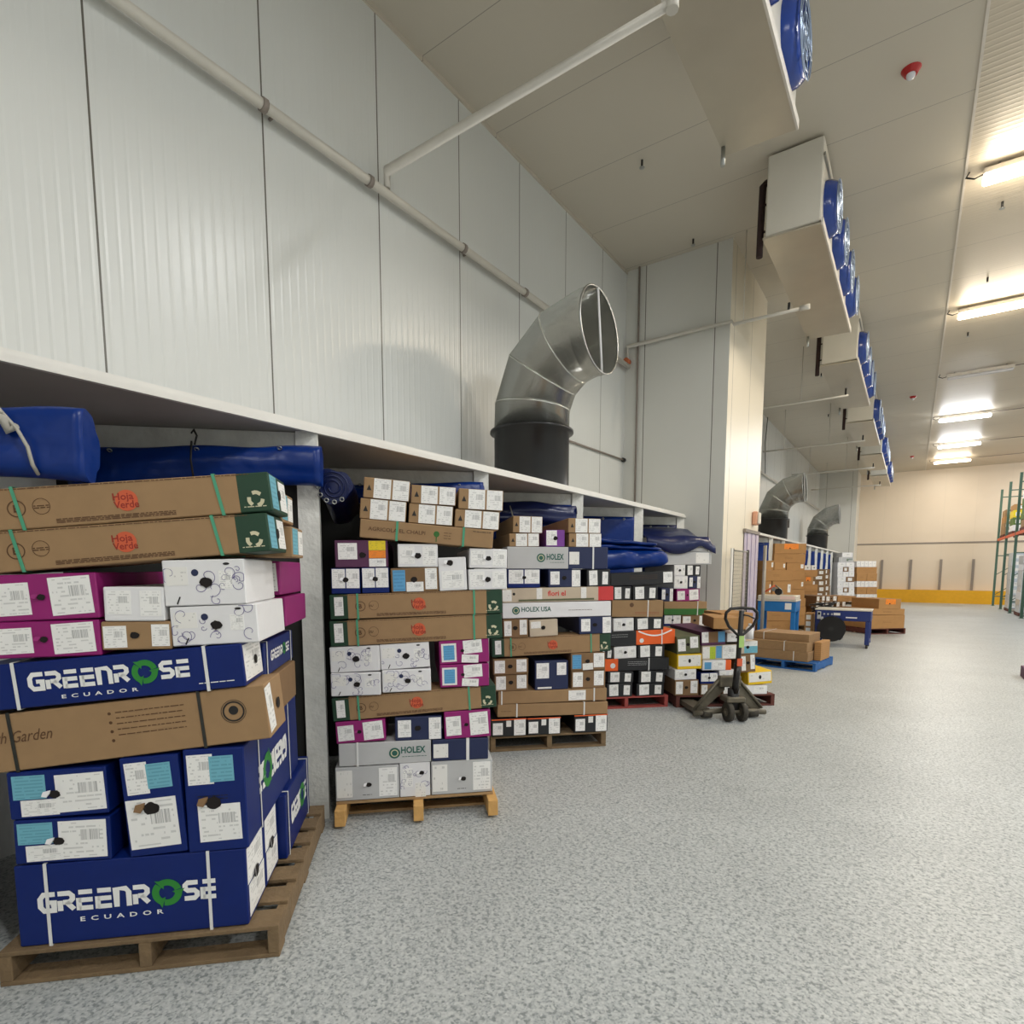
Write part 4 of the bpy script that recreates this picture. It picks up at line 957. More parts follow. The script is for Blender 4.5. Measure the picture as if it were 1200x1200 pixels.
FF = [
 ('far_white',0,0.082,0.280,0.142,0.169,0.000,1.00),
 ('far_mix',0,0.375,0.281,0.142,0.166,0.000,1.00),
 ('far_white',0,0.669,0.282,0.142,0.164,0.000,1.00),
 ('far_white',1,0.065,0.426,0.315,0.250,-0.008,1.00),
 ('far_white',1,0.504,0.428,0.312,0.250,-0.008,1.00),
 ('far_white',2,0.049,0.279,0.567,0.230,-0.006,1.00),
 ('far_mix',2,0.341,0.280,0.565,0.231,-0.006,1.00),
 ('far_white',2,0.634,0.281,0.563,0.231,-0.006,1.00),
 ('far_white',3,0.034,0.279,0.800,0.249,-0.004,1.00),
 ('far_white',3,0.325,0.280,0.798,0.250,-0.004,1.00),
 ('far_white',3,0.618,0.281,0.796,0.250,-0.004,1.00),
 ('far_white',4,0.018,0.424,1.051,0.229,0.000,1.00),
 ('far_mix',4,0.456,0.427,1.049,0.230,0.000,1.00),
 ('far_white',5,0.003,0.278,1.282,0.230,0.000,1.00),
 ('far_white',5,0.295,0.279,1.282,0.229,0.000,1.00),
 ('far_white',5,0.587,0.280,1.281,0.230,0.000,1.00),
 ('far_white',6,-0.011,0.278,1.514,0.210,0.000,1.00),
 ('far_mix',6,0.280,0.279,1.514,0.210,0.000,1.00),
 ('far_white',6,0.572,0.280,1.513,0.211,0.000,1.00),
 ('far_white',7,-0.024,0.423,1.726,0.209,0.000,1.00),
 ('far_white',7,0.412,0.426,1.726,0.210,0.000,1.00),
 ('holex',8,0.027,0.743,1.938,0.228,0.000,0.27),
 ('far_white',9,0.187,0.546,2.168,0.208,0.004,1.00),
]
FG = [
 ('plain_long',0,-0.145,1.107,0.142,0.097,0.000,0.90),
 ('far_white',1,-0.160,0.206,0.242,0.203,-0.008,0.90),
 ('far_white',1,0.060,0.207,0.242,0.201,-0.008,0.90),
 ('far_white',1,0.281,0.207,0.242,0.200,-0.008,0.90),
 ('far_white',1,0.502,0.208,0.242,0.198,-0.008,0.90),
 ('far_white',1,0.724,0.208,0.242,0.196,-0.008,0.90),
 ('plain_long',2,-0.178,0.536,0.447,0.340,-0.006,0.90),
 ('plain_long',2,0.372,0.540,0.443,0.341,-0.006,0.90),
 ('far_white',3,-0.199,0.206,0.790,0.279,-0.004,0.90),
 ('far_white',3,0.020,0.206,0.788,0.279,-0.004,0.90),
 ('far_white',3,0.240,0.207,0.787,0.280,-0.004,0.90),
 ('far_white',3,0.461,0.207,0.786,0.280,-0.004,0.90),
 ('far_white',3,0.682,0.208,0.785,0.281,-0.004,0.90),
 ('plain_long',4,-0.221,0.535,1.070,0.358,0.000,0.90),
 ('plain_long',4,0.328,0.539,1.068,0.359,0.000,0.90),
 ('plain_long',5,-0.243,1.086,1.430,0.298,0.000,0.90),
 ('far_white',6,-0.263,0.196,1.731,0.277,0.000,0.90),
 ('far_white',6,-0.054,0.196,1.731,0.277,0.000,0.90),
 ('far_white',6,0.156,0.197,1.731,0.278,0.000,0.90),
 ('far_white',6,0.366,0.197,1.731,0.278,0.000,0.90),
 ('far_white',6,0.577,0.198,1.731,0.279,0.000,0.90),
]
P7 = [
 ('plain_long',0,0.379,0.952,0.142,0.331,0.000,0.90),
 ('plain_long',1,0.361,0.950,0.487,0.152,-0.013,0.90),
 ('orange_lid',2,0.563,0.633,0.638,0.242,-0.010,0.90),
]
P8 = [
 ('plain_long',0,0.185,1.041,0.142,0.167,0.000,0.90),
 ('plain_long',1,0.166,1.039,0.324,0.280,-0.013,0.90),
 ('brown_end',2,-0.001,0.256,0.608,0.146,-0.010,1.00),
 ('brown_end',2,0.281,0.258,0.605,0.146,-0.010,1.00),
 ('brown_end',2,0.616,0.286,0.600,0.147,-0.010,1.00),
 ('brown_end',3,0.016,0.256,0.756,0.146,-0.009,1.00),
 ('brown_end',3,0.298,0.335,0.753,0.147,-0.009,1.00),
 ('plain_long',3,0.659,0.547,0.749,0.147,-0.009,0.60),
]
PL1 = 'nearest pallet'; PL2 = 'second nearest pallet'; PL3 = 'third nearest pallet'; PL4 = 'red pallet'; PL5 = 'maroon pallet behind jack'; PL6 = 'last bay before grey block'
stack('P1', (-2.777, .519), 45, .02, P1, PL1)
stack('P2', (-2.89, 2.17), 45, 0, P2, PL2)
stack('P3', (-2.9, 3.86), 45, 0, P3, PL3)
stack('P4', (-2.98, 5.64), 45, 0, P4, PL4)
stack('P6', (-2.85, 7.36), 45, 0, P6, PL6)
stack('P5', (-2.1, 6.40), 40, .02, P5, PL5)
pallet((-2.777, .519), 45, 1.02, 1.22, 'pallet_old', 'worn grey-brown timber pallet under the nearest blue cartons')
pallet((-2.89, 2.17), 45, 1.0, 1.2, 'pallet_wood', 'light timber pallet with three fresh stringer ends showing, second from camera', False, .1, 'pallet_fresh')
pallet((-2.94, 3.84), 45, 1.06, 1.2, 'pallet_old', 'worn timber pallet under the third stack from camera')
pallet((-2.98, 5.64), 45, 1.03, 1.2, 'pallet_red', 'red-painted pallet under the fourth stack', True)
pallet((-2.86, 7.35), 45, 1.0, 1.15, 'pallet_old', 'brown timber pallet in the last bay before the grey block')
pallet((-2.16, 6.38), 40, 1.2, 1.0, 'pallet_maroon', 'dark maroon pallet with the pallet jack in front')
# cartons seen round the right-hand corner of the nearest stack
A45 = math.radians(45)
def extra1(k, u, v, z, w, d, h, row, pos, rot=0): 
    return carton(-2.777, .519, A45, v, k, row, u, w, z, h, 0, d, PL1, pos)
K['gr_side'] = ('royal blue carton with white end labels', 'royal_blue', (), (), lambda o, d: (patch(o, d, 'shipping_label', .05, .9, .5, .97, W_, 0, 'R'), patch(o, d, 'shipping_label', .1, .95, .05, .47, W_, 0, 'R'), hole(o, d, .5, .5, .03, 'R', flap='carton_white')))
K['gr_depth'] = ('royal blue carton turned sideways with side wordmark', 'royal_blue', (), (), lambda o, d: (wordmark(o, d, .2, .85, .38, .3, 'R'), strap(o, d, .08, 'strap_white', axis='y'), strap(o, d, .9, 'strap_white', axis='y')))
extra1('gr_side', .64, .30, .142, .26, .24, .32, 0, ', directly behind the front one')
extra1('gr_depth', .64, .555, .142, .30, .62, .33, 0, ', rear right corner')
patch_o = [o for o in C.objects if o.name.startswith('carton') and o.get('label', '').startswith('large royal blue')][0]
d0 = (P1[0][3], .27, P1[0][5]); patch(patch_o, d0, 'shipping_label', .05, .9, .5, .97, W_, 0, 'R'); patch(patch_o, d0, 'shipping_label', .1, .95, .05, .47, W_, 0, 'R'); hole(patch_o, d0, .5, .5, .03, 'R', flap='carton_white')
extra1('gr_depth', .66, .31, 1.118, .27, .60, .155, 4, ', behind the long one')
extra1('brown_end', .70, .31, .92, .25, .55, .19, 3, ', behind the script one')
extra1('magenta', .69, .50, 1.33, .30, .5, .14, 5, ', behind the swirl one')
extra1('magenta', .69, .50, 1.48, .28, .5, .16, 6, ', behind the swirl one')
K['blue_side'] = ('brown carton end with pale blue labels', 'cardboard', (), (), lambda o, d: (patch(o, d, 'shipping_label', .05, .5, .1, .95, 'label_cyan', 0, 'R'), patch(o, d, 'shipping_label', .55, .95, .1, .9, W_, 0, 'R')))
extra1('blue_side', .70, .305, 1.655, .37, .24, .135, 7, ', behind the front one')
extra1('blue_side', .66, .305, 1.81, .37, .24, .13, 8, ', behind the front one')
# loose items of the load behind the jack: long brown carton lying across, plastic bottle, brown carton behind
carton(-2.1, 6.40, math.radians(118), -.62, 'plain_long', 6, -.02, .62, .93, .13, 0, .3, PL5, ', lying askew on top')
carton(-2.1, 6.40, math.radians(40), .3, 'plain_long', 6, .58, .4, .88, .2, 0, .5, PL5, ', behind the jack handle')
t = tag(empty('plastic_bottle', (-1.5, 6.91, .80)), 'white plastic bottle standing on cartons right of the jack mast', 'bottle')
tb('bottle_body', [(0, 0, 0), (0, 0, .12), (0, 0, .15)], [.045, .045, .02], 'carton_white', t, 14); tb('cap', [(0, 0, .151), (0, 0, .18)], .018, 'carton_grey', t, 10)

# ---------------------------------------------------------------- tarpaulins
def roll(name, label, p0, p1, r, m, sq=1.0, grom=6, wob=.015, parts=True, seed=1, grom_end=False, fl=1.0, coil=True):
    p0, p1 = Vector(p0), Vector(p1); L_ = (p1 - p0).length; d = (p1 - p0).normalized(); up = Vector((0, 0, 1)); sd = d.cross(up).normalized()
    t = tag(empty(name, p0), label, 'tarpaulin'); rr = random.Random(seed); ph = [rr.uniform(0, 6) for _ in range(6)]
    bm = bmesh.new(); rings = []; n = 36; m_ = max(14, int(L_ * 26))
    for i in range(m_ + 1):
        x = i / m_ * L_; ring = []
        for j in range(n):
            a = 2 * math.pi * j / n
            q = 1 + wob / r * (math.sin(3 * a + ph[0] + x * 2.1) * .6 + math.sin(2 * a + x * 5 + ph[1]) * .5 + math.sin(7 * a + x * 3 + ph[2]) * .25 + math.sin(11 * x + ph[3] + a) * .35)
            sag = .012 * math.sin(x * 4 + ph[4])
            ring.append(bm.verts.new(d * x + sd * (fl * r * q * math.cos(a)) + up * (r * sq * q * math.sin(a) + sag)))
        rings.append(ring)
    for A, B in zip(rings, rings[1:]):
        for j in range(n):
            f = bm.faces.new((A[j], A[(j + 1) % n], B[(j + 1) % n], B[j])); f.smooth = True
    bm.faces.new(rings[0]); bm.faces.new(rings[-1]); bmesh.ops.recalc_face_normals(bm, faces=bm.faces); link('rolled_sheet', bm, m, t)
    # coiled edge at the far end
    bm = bmesh.new(); pts = []
    for i in range(60):
        a = i * .32; q = r * (.92 - i / 60 * .7); pts.append(d * (L_ + .004) + sd * q * math.cos(a) + up * q * sq * math.sin(a))
    tube(bm, pts, .006, 4)
    if coil: link('coiled_edge', bm, m, t)
    if grom_end:
        for k in range(5):
            a = -2.2 + k * .55; c = d * (L_ + .012) + sd * r * .8 * math.cos(a) + up * r * .8 * math.sin(a)
            bm = bmesh.new(); u, v = sd, up; tube(bm, [c + (u * math.cos(q) + v * math.sin(q)) * .012 for q in [2 * math.pi * i / 12 for i in range(12)]], .004, 5, closed=True); link('grommet', bm, 'steel', t)
    for k in range(grom):
        x = L_ * (k + .5) / grom; c = d * x + up * r * sq * .8 - sd * r * .55 * (1 if True else 1)
        bm = bmesh.new(); nrm = (up * .8 - sd * .6).normalized(); u, v = frame_of(nrm); c = d * x - sd * (-1) * (r + .004) * .62 + up * (r + .004) * sq * .78
        tube(bm, [c + (u * math.cos(q) + v * math.sin(q)) * .011 for q in [2 * math.pi * i / 10 for i in range(10)]], .004, 5, closed=True); link('grommet', bm, 'steel', t)
    return t
def along(post_y, s, v, z):    # point on the 45-degree line through a post, offset v towards the load side (negative = towards the aisle)
    return (-3.0 + s * S2 - v * S2, post_y + s * S2 + v * S2, z)
roll('tarpaulin', 'large bright blue tarpaulin roll under the canopy at the left edge', along(.5, -.9, -.1, 2.03), along(.5, .60, -.1, 2.05), .112, 'tarp_blue', 1.05, 3, .022, seed=3, fl=.55, coil=False)
roll('tarpaulin', 'blue tarpaulin roll hung under the first beam behind the nearest stack', along(2.2, -1.28, -.13, 2.15), along(2.2, .04, -.13, 2.215), .098, 'tarp_blue', 1.1, 3, .014, seed=5, fl=.7, coil=False)
roll('tarpaulin', 'dark blue tarpaulin roll end with steel eyelets beside the first white post', (-3.30, 2.62, 2.04), (-2.93, 2.25, 2.10), .11, 'tarp_navy', 1.0, 0, .015, seed=6, grom_end=True)
roll('tarpaulin', 'blue tarpaulin roll along the second beam behind the second stack', along(3.9, -1.25, -.1, 2.21), along(3.9, -.06, -.1, 2.23), .07, 'tarp_blue', 1.1, 3, .01, seed=7)
def sheet(name, label, grid, m, th=.006, grom=()):
    """grid: rows of points"""
    p0 = Vector(grid[0][0]); t = tag(empty(name, p0), label, 'tarpaulin'); bm = bmesh.new()
    vv = [[bm.verts.new(Vector(p) - p0) for p in r] for r in grid]
    for a, b_ in zip(vv, vv[1:]):
        for i in range(len(a) - 1):
            f = bm.faces.new((a[i], a[i + 1], b_[i + 1], b_[i])); f.smooth = True
    bmesh.ops.recalc_face_normals(bm, faces=bm.faces); bmesh.ops.solidify(bm, geom=bm.faces[:], thickness=th); link('sheet', bm, m, t)
    for c in grom:
        c = Vector(c) - p0; bm = bmesh.new(); u, v = Vector((S2, S2, 0)), Vector((0, 0, 1))
        tube(bm, [c + (u * math.cos(q) + v * math.sin(q)) * .012 for q in [2 * math.pi * i / 10 for i in range(10)]], .004, 5, closed=True); link('grommet', bm, 'steel', t)
    return t
def hang(post_y, label, z1, z0, m='tarp_blue', s0=-1.3, s1=-.14, seed=0, amp=.02):
    rr = random.Random(seed); ph = [rr.uniform(0, 6) for _ in range(5)]; g = []
    for i in range(25):
        q = i / 24; z = z1 + (z0 - z1) * q; row = []
        for j in range(31):
            s = s0 + (s1 - s0) * j / 30; v = -.035 - amp * (1 + q * math.sin(s * 6 + ph[0] + q * 2) + .5 * math.sin(s * 15 + q * 5 + ph[1]) * q + .6 * math.sin(q * 9 + s * 4 + ph[2]) * min(1, q * 4)) 
            row.append(along(post_y, s, v, z))
        g.append(row)
    gr = [along(post_y, s0 + (s1 - s0) * (k + .5) / 4, -.06, z1 - .03) for k in range(4)]
    return sheet('tarpaulin', label, g, m, .004, gr)
hang(5.6, 'glossy blue tarpaulin hanging behind the third stack from camera', 2.30, 1.5, seed=2, amp=.03)
roll('tarpaulin', 'sagging blue tarpaulin roll with a bright sheen over the third stack', along(5.6, -1.1, -.13, 2.17), along(5.6, -.13, -.13, 2.19), .085, 'tarp_navy', 1.2, 0, .02, seed=12)
hang(7.3, 'flat blue tarpaulin hanging behind the fourth stack on the red pallet', 2.30, 1.2, seed=4)
hang(8.97, 'dark blue tarpaulin hanging in the last bay before the grey block', 2.30, 1.2, 'tarp_navy', seed=9)
for i_, py_ in enumerate((16, 17.7, 19.4, 21.1, 22.8, 24.5, 26.2, 27.9, 29.6)):
    hang(py_, 'blue tarpaulin hanging in the far canopy, %s bay beyond the block' % ORD[i_].split()[0].replace('lowest', 'first'), 2.30, 1.0, seed=20 + i_, amp=.025)
# big folded bundle thrown on top of the fourth stack
def bundle(label, o, ang, u0, u1, v0, v1, zf, m, seed):
    a = math.radians(ang); c, s = math.cos(a), math.sin(a); rr = random.Random(seed); t = tag(empty('tarpaulin', (o[0] + u0 * c - v0 * s, o[1] + u0 * s + v0 * c, zf(0, 0)[0]), a), label, 'tarpaulin')
    zb = zf(0, 0)[0]
    for li, (zl, zh, va, vb, ph) in enumerate(((0, .2, .0, .32, .3), (.19, .245, .04, .5, 2.1), (.24, .295, .02, .62, 4.0))):
        bm = bmesh.new(); rings = []; n = 20
        for i in range(33):
            q = i / 32; x = q * (u1 - u0); low = zf(q, 0)[0] - zb; hi = zf(q, 0)[1]
            h0 = low + zl * hi / .295; h1 = low + zh * hi / .295; ring = []
            end = 1 - max(0, (q - .9) / .1) ** 2 * .35
            for j in range(n):
                b_ = 2 * math.pi * j / n; cx = math.copysign(abs(math.cos(b_)) ** .7, math.cos(b_)); sz = math.copysign(abs(math.sin(b_)) ** .8, math.sin(b_))
                wv = .014 * math.sin(5 * q * 3 + ph + b_ * 2) + .008 * math.sin(q * 23 + ph * 2)
                ring.append(bm.verts.new((x * (1 - .06 * li), (va + vb) / 2 + (vb - va) / 2 * cx * end + wv, (h0 + h1) / 2 + (h1 - h0) / 2 * .97 * sz * end + .0)))
            rings.append(ring)
        for A, B in zip(rings, rings[1:]):
            for j in range(n):
                f = bm.faces.new((A[j], A[(j + 1) % n], B[(j + 1) % n], B[j])); f.smooth = True
        bm.faces.new(rings[0]); bm.faces.new(rings[-1]); bmesh.ops.recalc_face_normals(bm, faces=bm.faces); link('folded_layer', bm, m, t)
    return t
bundle('thick folded royal blue tarpaulin lying on top of the fourth stack', (-2.98, 5.64), 45, .06, .99, -.04, .5, lambda q, _: (1.572 + .068 * q, .40 - .13 * q), 'tarp_blue', 3)
# draped tarpaulin over the top carton of the last bay
g = []
a = A45; c_, s_ = math.cos(a), math.sin(a)
def P6w(u, v, z): return (-2.85 + u * c_ - v * s_, 7.36 + u * s_ + v * c_, z)
prof = [(1.02, 2.24), (.8, 2.20), (.55, 2.18), (.3, 2.12), (.12, 2.06), (.0, 2.05), (-.03, 2.0), (-.035, 1.93)]
for v, z in prof:
    row = []
    for j in range(25):
        u = -.12 + j / 24 * 1.0; q = (2.3 - z)
        dz = -.02 * math.sin(u * 9 + v * 5) * min(1, q * 4) - (max(0, u - .62) * .35 if v < .6 else 0) + .0
        zz = z + dz
        if v <= 0: zz = min(zz, 2.045 - (2.06 - z) * (1.0 + .8 * math.sin(u * 5)))
        zz = max(zz, 2.047) if 0 <= v and u < .8 else zz
        row.append(P6w(u, v - .008 * math.sin(u * 14), zz))
    g.append(row)
sheet('tarpaulin', 'navy tarpaulin draped over the topmost carton beside the grey block', g, 'tarp_navy', .006)
t = tag(empty('bungee_cord', along(.5, .36, -.175, 2.12)), 'pale knotted rope tied round the large blue tarpaulin roll', 'rope')
tb('cord', [(-.12, .02, .27), (-.08, -.0, .14), (-.03, -.02, .08), (.0, .0, .03), (.04, .03, -.03), (.06, .05, -.09), (.06, .06, -.15), (.04, .08, -.18)], .006, 'rope', t, 6)
tb('cord', [(-.16, -.0, .26), (-.10, -.04, .12), (-.02, -.01, .05), (.01, 0, .02)], .007, 'rope', t, 6)
tb('knot', [(-.02, -.02, .02), (.02, .0, .0), (.0, .02, -.03), (.03, .03, -.02)], .012, 'rope', t, 8)
t = tag(empty('bungee_cord', along(2.2, -.62, -.26, 2.3)), 'dark bungee hook over the roll under the first beam', 'rope')
tb('hook', [(0, 0, .04), (.01, .01, .06), (.02, .02, .03), (.01, .01, -.02)], .005, 'dark_metal', t, 6); tb('cord', [(0, 0, 0), (0, -.01, -.1), (0, .0, -.2)], .006, 'ink_black', t, 6)
t = tag(empty('tie_strap', along(5.6, -.85, -.23, 2.26)), 'pale strap holding the tarpaulin over the third stack', 'rope')
tb('strap_band', [(0, 0, 0), (.04, .0, -.12), (.06, .0, -.26)], .007, 'rope', t, 6)

# ---------------------------------------------------------------- pallet jack
t = tag(empty('pallet_jack', (-1.45, 6.16, 0), math.radians(40)), 'worn grey hand pallet jack with a black loop handle', 'pallet jack')
for s in (-1, 1):
    bm = bmesh.new(); tube(bm, [(s * .075 - .026, 0, .1), (s * .075 + .026, 0, .1)], .1, 24)
    w_ = link('steer_wheel', bm, 'rubber', t, False); tb('wheel_hub', [(s * .075 - .03, 0, .1), (s * .075 + .03, 0, .1)], .045, 'jack_grey', w_, 14)
    # forks with the sloping head frame
    bm = bmesh.new(); x = s * .26
    box(bm, x - .08, x + .08, .22, 1.3, .06, .085); box(bm, x - .08, x - .07, .22, 1.3, .03, .06); box(bm, x + .07, x + .08, .22, 1.3, .03, .06)
    link('fork', bm, 'jack_grey', t)
    bm = bmesh.new(); prism(bm, [(s * .04, .44), (s * .10, .44), (s * .37, .11), (s * .37, .06), (s * .30, .06), (s * .04, .30)], .17, .20); link('head_plate', bm, 'jack_grey', t)
    tb('frame_edge', [(s * .08, .155, .45), (s * .38, .155, .10)], .016, 'jack_grey', t, 8)
    bm = bmesh.new(); tube(bm, [(s * .26 - .05, .12, .055), (s * .26 + .05, .12, .055)], .045, 14); link('entry_roller', bm, 'rubber', t)
    tb('toe_bar', [(s * .1, .1, .09), (s * .4, .12, .06)], .03, 'jack_grey', t, 8)
tb('pump_body', [(0, .05, .12), (0, .05, .34)], .06, 'dark_metal', t, 14); tb('axle', [(-.12, 0, .1), (.12, 0, .1)], .02, 'jack_grey', t, 8)
bx('pump_base', -.1, .1, -.03, .16, .2, .26, 'jack_grey', t, .01); bx('cross_head', -.12, .12, .12, .19, .34, .46, 'jack_grey', t, .01)
tb('tiller', [(0, .02, .3), (0, -.02, .62)], .035, 'black_gloss', t, 12); tb('tiller_upper', [(0, -.02, .6), (0, -.06, 1.18)], .026, 'dark_metal', t, 12)
bx('orange_sticker', -.028, .028, -.062, -.058, .60, .68, 'orange_edge', t); bx('safety_sticker', -.026, .026, -.084, -.079, .8, .92, 'label_hivis', t)
tb('loop_handle', [(0, -.045, .90), (-.13, -.05, 1.02), (-.17, -.055, 1.10), (-.165, -.06, 1.16), (-.12, -.06, 1.20), (0, -.06, 1.21), (.12, -.06, 1.20), (.165, -.06, 1.16), (.17, -.055, 1.10), (.13, -.05, 1.02)], .016, 'black_gloss', t, 10, closed=True)
tb('release_lever', [(0, -.075, 1.14), (.06, -.09, 1.13), (.13, -.075, 1.1)], .008, 'black_gloss', t, 8)

# ---------------------------------------------------------------- mesh gate, pole, strip curtain, socket by the grey block
t = tag(empty('mesh_gate', (-2.28, 9.1, 0)), 'wire mesh gate standing against the cream face of the block', 'gate')
for y in (.0, .09, 1.05): tb('gate_post', [(0, y, 0), (0, y, 1.93)], .022 if y != .09 else .012, 'dark_metal' if y != .0 else 'white_paint', t, 8)
bm = bmesh.new()
for k in range(20): tube(bm, [(0, .11 + k * .048, .1), (0, .11 + k * .048, 1.9)], .0022, 4)
for k in range(30): tube(bm, [(0.003, .1, .12 + k * .061), (0.003, 1.04, .12 + k * .061)], .0022, 4)
link('wire_mesh', bm, 'wire_grey', t)
for z in (.1, .9, 1.9): tb('rail', [(0, .09, z), (0, 1.05, z)], .012, 'wire_grey', t, 8)
t = tag(empty('strip_curtain', (-2.395, 10.3, 0)), 'lilac plastic strip curtain over the doorway in the cream wall', 'curtain')
bx('curtain_rail', 0, .05, -.06, 1.02, 2.24, 2.3, 'grey_post', t, .005)
for k in range(6): bx('strip', .01 + .012 * (k % 2), .018 + .012 * (k % 2), k * .165, k * .165 + .19, .02, 2.24, 'strip_curtain', t)
t = tag(empty('guard_pole', (-2.25, 11.35, 0)), 'tall grey-green pole at the corner of the block', 'pole'); tb('pole', [(0, 0, 0), (0, 0, 2.05)], .03, 'wire_grey', t, 14); bx('foot_plate', -.09, .09, -.09, .09, 0, .012, 'dark_metal', t)
t = tag(empty('wall_sounder', (XC + .003, 10.95, 2.52)), 'small peach box on the cream wall above the strip curtain', 'alarm'); bx('housing', 0, .09, -.1, .1, -.12, .12, 'peach_plastic', t, .02); bx('cover', .09, .12, -.08, .08, -.1, .1, 'machine_top', t, .01)
# ---------------------------------------------------------------- farther loads and packing machines
NM = {'FA': 'stack behind blue table', 'FB': 'tallest far brown stack', 'FC': 'third far brown stack', 'FD': 'left far mixed stack', 'FE': 'right far mixed stack',
      'FF': 'far white stack', 'FG': 'striped stack near back wall', 'P7': 'low load right of navy table', 'P8': 'low load behind navy table'}
for nm, rows, o_ in (('FA', FA, (-2.9, 14.27)), ('FB', FB, (-2.9, 15.97)), ('FC', FC, (-2.9, 17.67)), ('FD', FD, (-2.9, 19.37)), ('FE', FE, (-2.9, 21.07)), ('FF', FF, (-2.75, 29.5)), ('FG', FG, (-1.95, 31.3)), ('P7', P7, (-1.02, 16.25)), ('P8', P8, (-2.05, 17.0))):
    stack(nm, o_, 45, 0, rows, NM[nm])
    sh = {'P7': .34, 'FC': .1, 'FD': .1, 'FE': .1}.get(nm, -.06 if nm != 'FG' else -.2)
    pallet((o_[0] + sh * S2, o_[1] + sh * S2), 45, 1.04 if nm != 'P8' else 1.25, 1.05, 'pallet_maroon' if nm in ('P7', 'FG') else 'pallet_old', 'pallet carrying the ' + NM[nm], nb=5)

# flattened cartons bundled on a blue pallet
t0 = pallet((-2.12, 10.02), -8, .98, 1.0, 'pallet_blue', 'blue pallet under bundles of flattened brown cartons')
A8 = math.radians(-8)
def blk(label, u, v, z, w, d, h, straps, mt='cardboard', t_=0):
    c, s = math.cos(A8), math.sin(A8)
    o = link('flat_carton_bundle', carton_mesh(w, d, h, None, []), [mt]); o.location = (-2.12 + u * c - v * s, 10.02 + u * s + v * c, z); o.rotation_euler = (Matrix.Rotation(A8, 3, 'Z') @ Matrix.Rotation(t_, 3, 'Y')).to_euler()
    # edges of the folded boards, a sub-line every few millimetres
    strokes(o, (w, d, h), 'board_edges', [[(.004, h * k / 9), (w - .004, h * k / 9)] for k in range(1, 9)], .0018, 'ink_brown')
    strokes(o, (w, d, h), 'board_edges', [[(.004, h * k / 9), (d - .004, h * k / 9)] for k in range(1, 9)], .0018, 'ink_brown', 'R')
    for q in straps: strap(o, (w, d, h), q, 'strap_white')
    tag(o, label, 'cardboard bundle', 'flattened cartons on the blue pallet')
blk('lowest bundle of flattened brown cartons on the blue pallet', .0, .02, .142, .86, .7, .15, [.75])
blk('second bundle up of flattened brown cartons, on the blue pallet', -.02, .02, .296, .86, .7, .15, [.6], t_=-.0)
blk('top bundle of flattened cartons with pale edge, on the blue pallet', -.03, .1, .45, .87, .6, .12, [.2], 'cardboard')
blk('short bundle of folded cartons standing at the right edge of the blue pallet', .87, .3, .142, .1, .5, .3, [], 'cardboard_gold')

def strapping_table(label, x, y, w_, d_, h_, body, big_reel):
    t = tag(empty('strapping_machine', (x, y, 0)), label, 'strapping machine')
    bx('table_top', -.01, w_ + .01, -.01, d_ + .01, h_ - .03, h_, 'machine_top', t, .006)
    bx('apron', 0, w_, 0, d_, h_ - .24, h_ - .031, body, t, .01)
    for px, py in ((.01, .01), (w_ - .09, .01), (.01, d_ - .09), (w_ - .09, d_ - .09)):
        l_ = bx('leg', px, px + .08, py, py + .08, .075, h_ - .241, body, t, .006)
        bm = bmesh.new(); tube(bm, [(px + .02, py + .04, .037), (px + .06, py + .04, .037)], .036, 12); link('castor', bm, 'rubber', l_)
    bx('foot_rail', .015, .085, .1, d_ - .1, .12, .17, body, t, .006); bx('foot_rail', w_ - .085, w_ - .015, .1, d_ - .1, .12, .17, body, t, .006)
    return t
t = strapping_table('navy blue strapping table on castors with a large black strap reel', -1.62, 13.42, 1.0, .6, .79, 'machine_navy', True)
bx('control_panel', .04, .11, -.018, .0, .57, .73, 'carton_grey', t, .004); bx('power_switch', .055, .095, -.026, -.018, .66, .71, 'black_gloss', t)
for k in range(3): tb('knob', [(.17 + k * .07, -.03, .68), (.17 + k * .07, 0, .68)], .018, 'carton_grey', t, 10)
bx('name_plate', .34, .46, -.003, .0, .66, .71, 'label_plain', t); bx('maker_plate', .56, .76, -.003, .0, .61, .635, 'carton_white', t)
bm = bmesh.new(); tube(bm, [(.32, -.14, .38), (.32, -.13, .38)], .26, 40); tube(bm, [(.32, -.02, .38), (.32, -.03, .38)], .26, 40); tube(bm, [(.32, -.13, .38), (.32, -.03, .38)], .22, 40)
reel = link('strap_reel', bm, 'black_plastic', t); tb('reel_hub', [(.32, -.155, .38), (.32, .0, .38)], .05, 'dark_metal', reel, 16)
bx('reel_brake', .12, .16, -.12, -.02, .56, .62, 'carton_grey', t, .004)
t = strapping_table('bright blue strapping table with a pale top behind the cardboard bundles', -2.58, 12.5, .72, .55, .99, 'machine_blue', False)
bx('white_top_box', .0, .72, .0, .5, .992, 1.08, 'machine_top', t, .01); bx('paper_sheet', .42, .7, -.002, .0, 1.0, 1.07, 'label_pink', t); bx('instruction_sticker', .52, .64, -.003, .0, .80, .93, 'label_plain', t)
t = tag(empty('tape_gun', (-2.33, 12.62, 1.083)), 'red-handled tape dispenser lying on the bright blue strapping table', 'tape dispenser')
bm = bmesh.new(); tube(bm, [(.12, -.03, .07), (.12, .03, .07)], .07, 20); link('tape_roll', bm, 'black_plastic', t)
tb('handle', [(-.2, 0, .03), (-.05, 0, .12), (.05, 0, .2)], .018, 'orange_edge', t, 8); tb('arm', [(.05, 0, .2), (.16, 0, .12), (.2, 0, .02)], .014, 'steel', t, 8); tb('gear', [(.03, -.02, .12), (.03, .02, .12)], .045, 'steel', t, 14)
t = tag(empty('strap_coil', (-1.55, 15.0, 0)), 'tangled coil of black strapping on a dark bin', 'strapping coil')
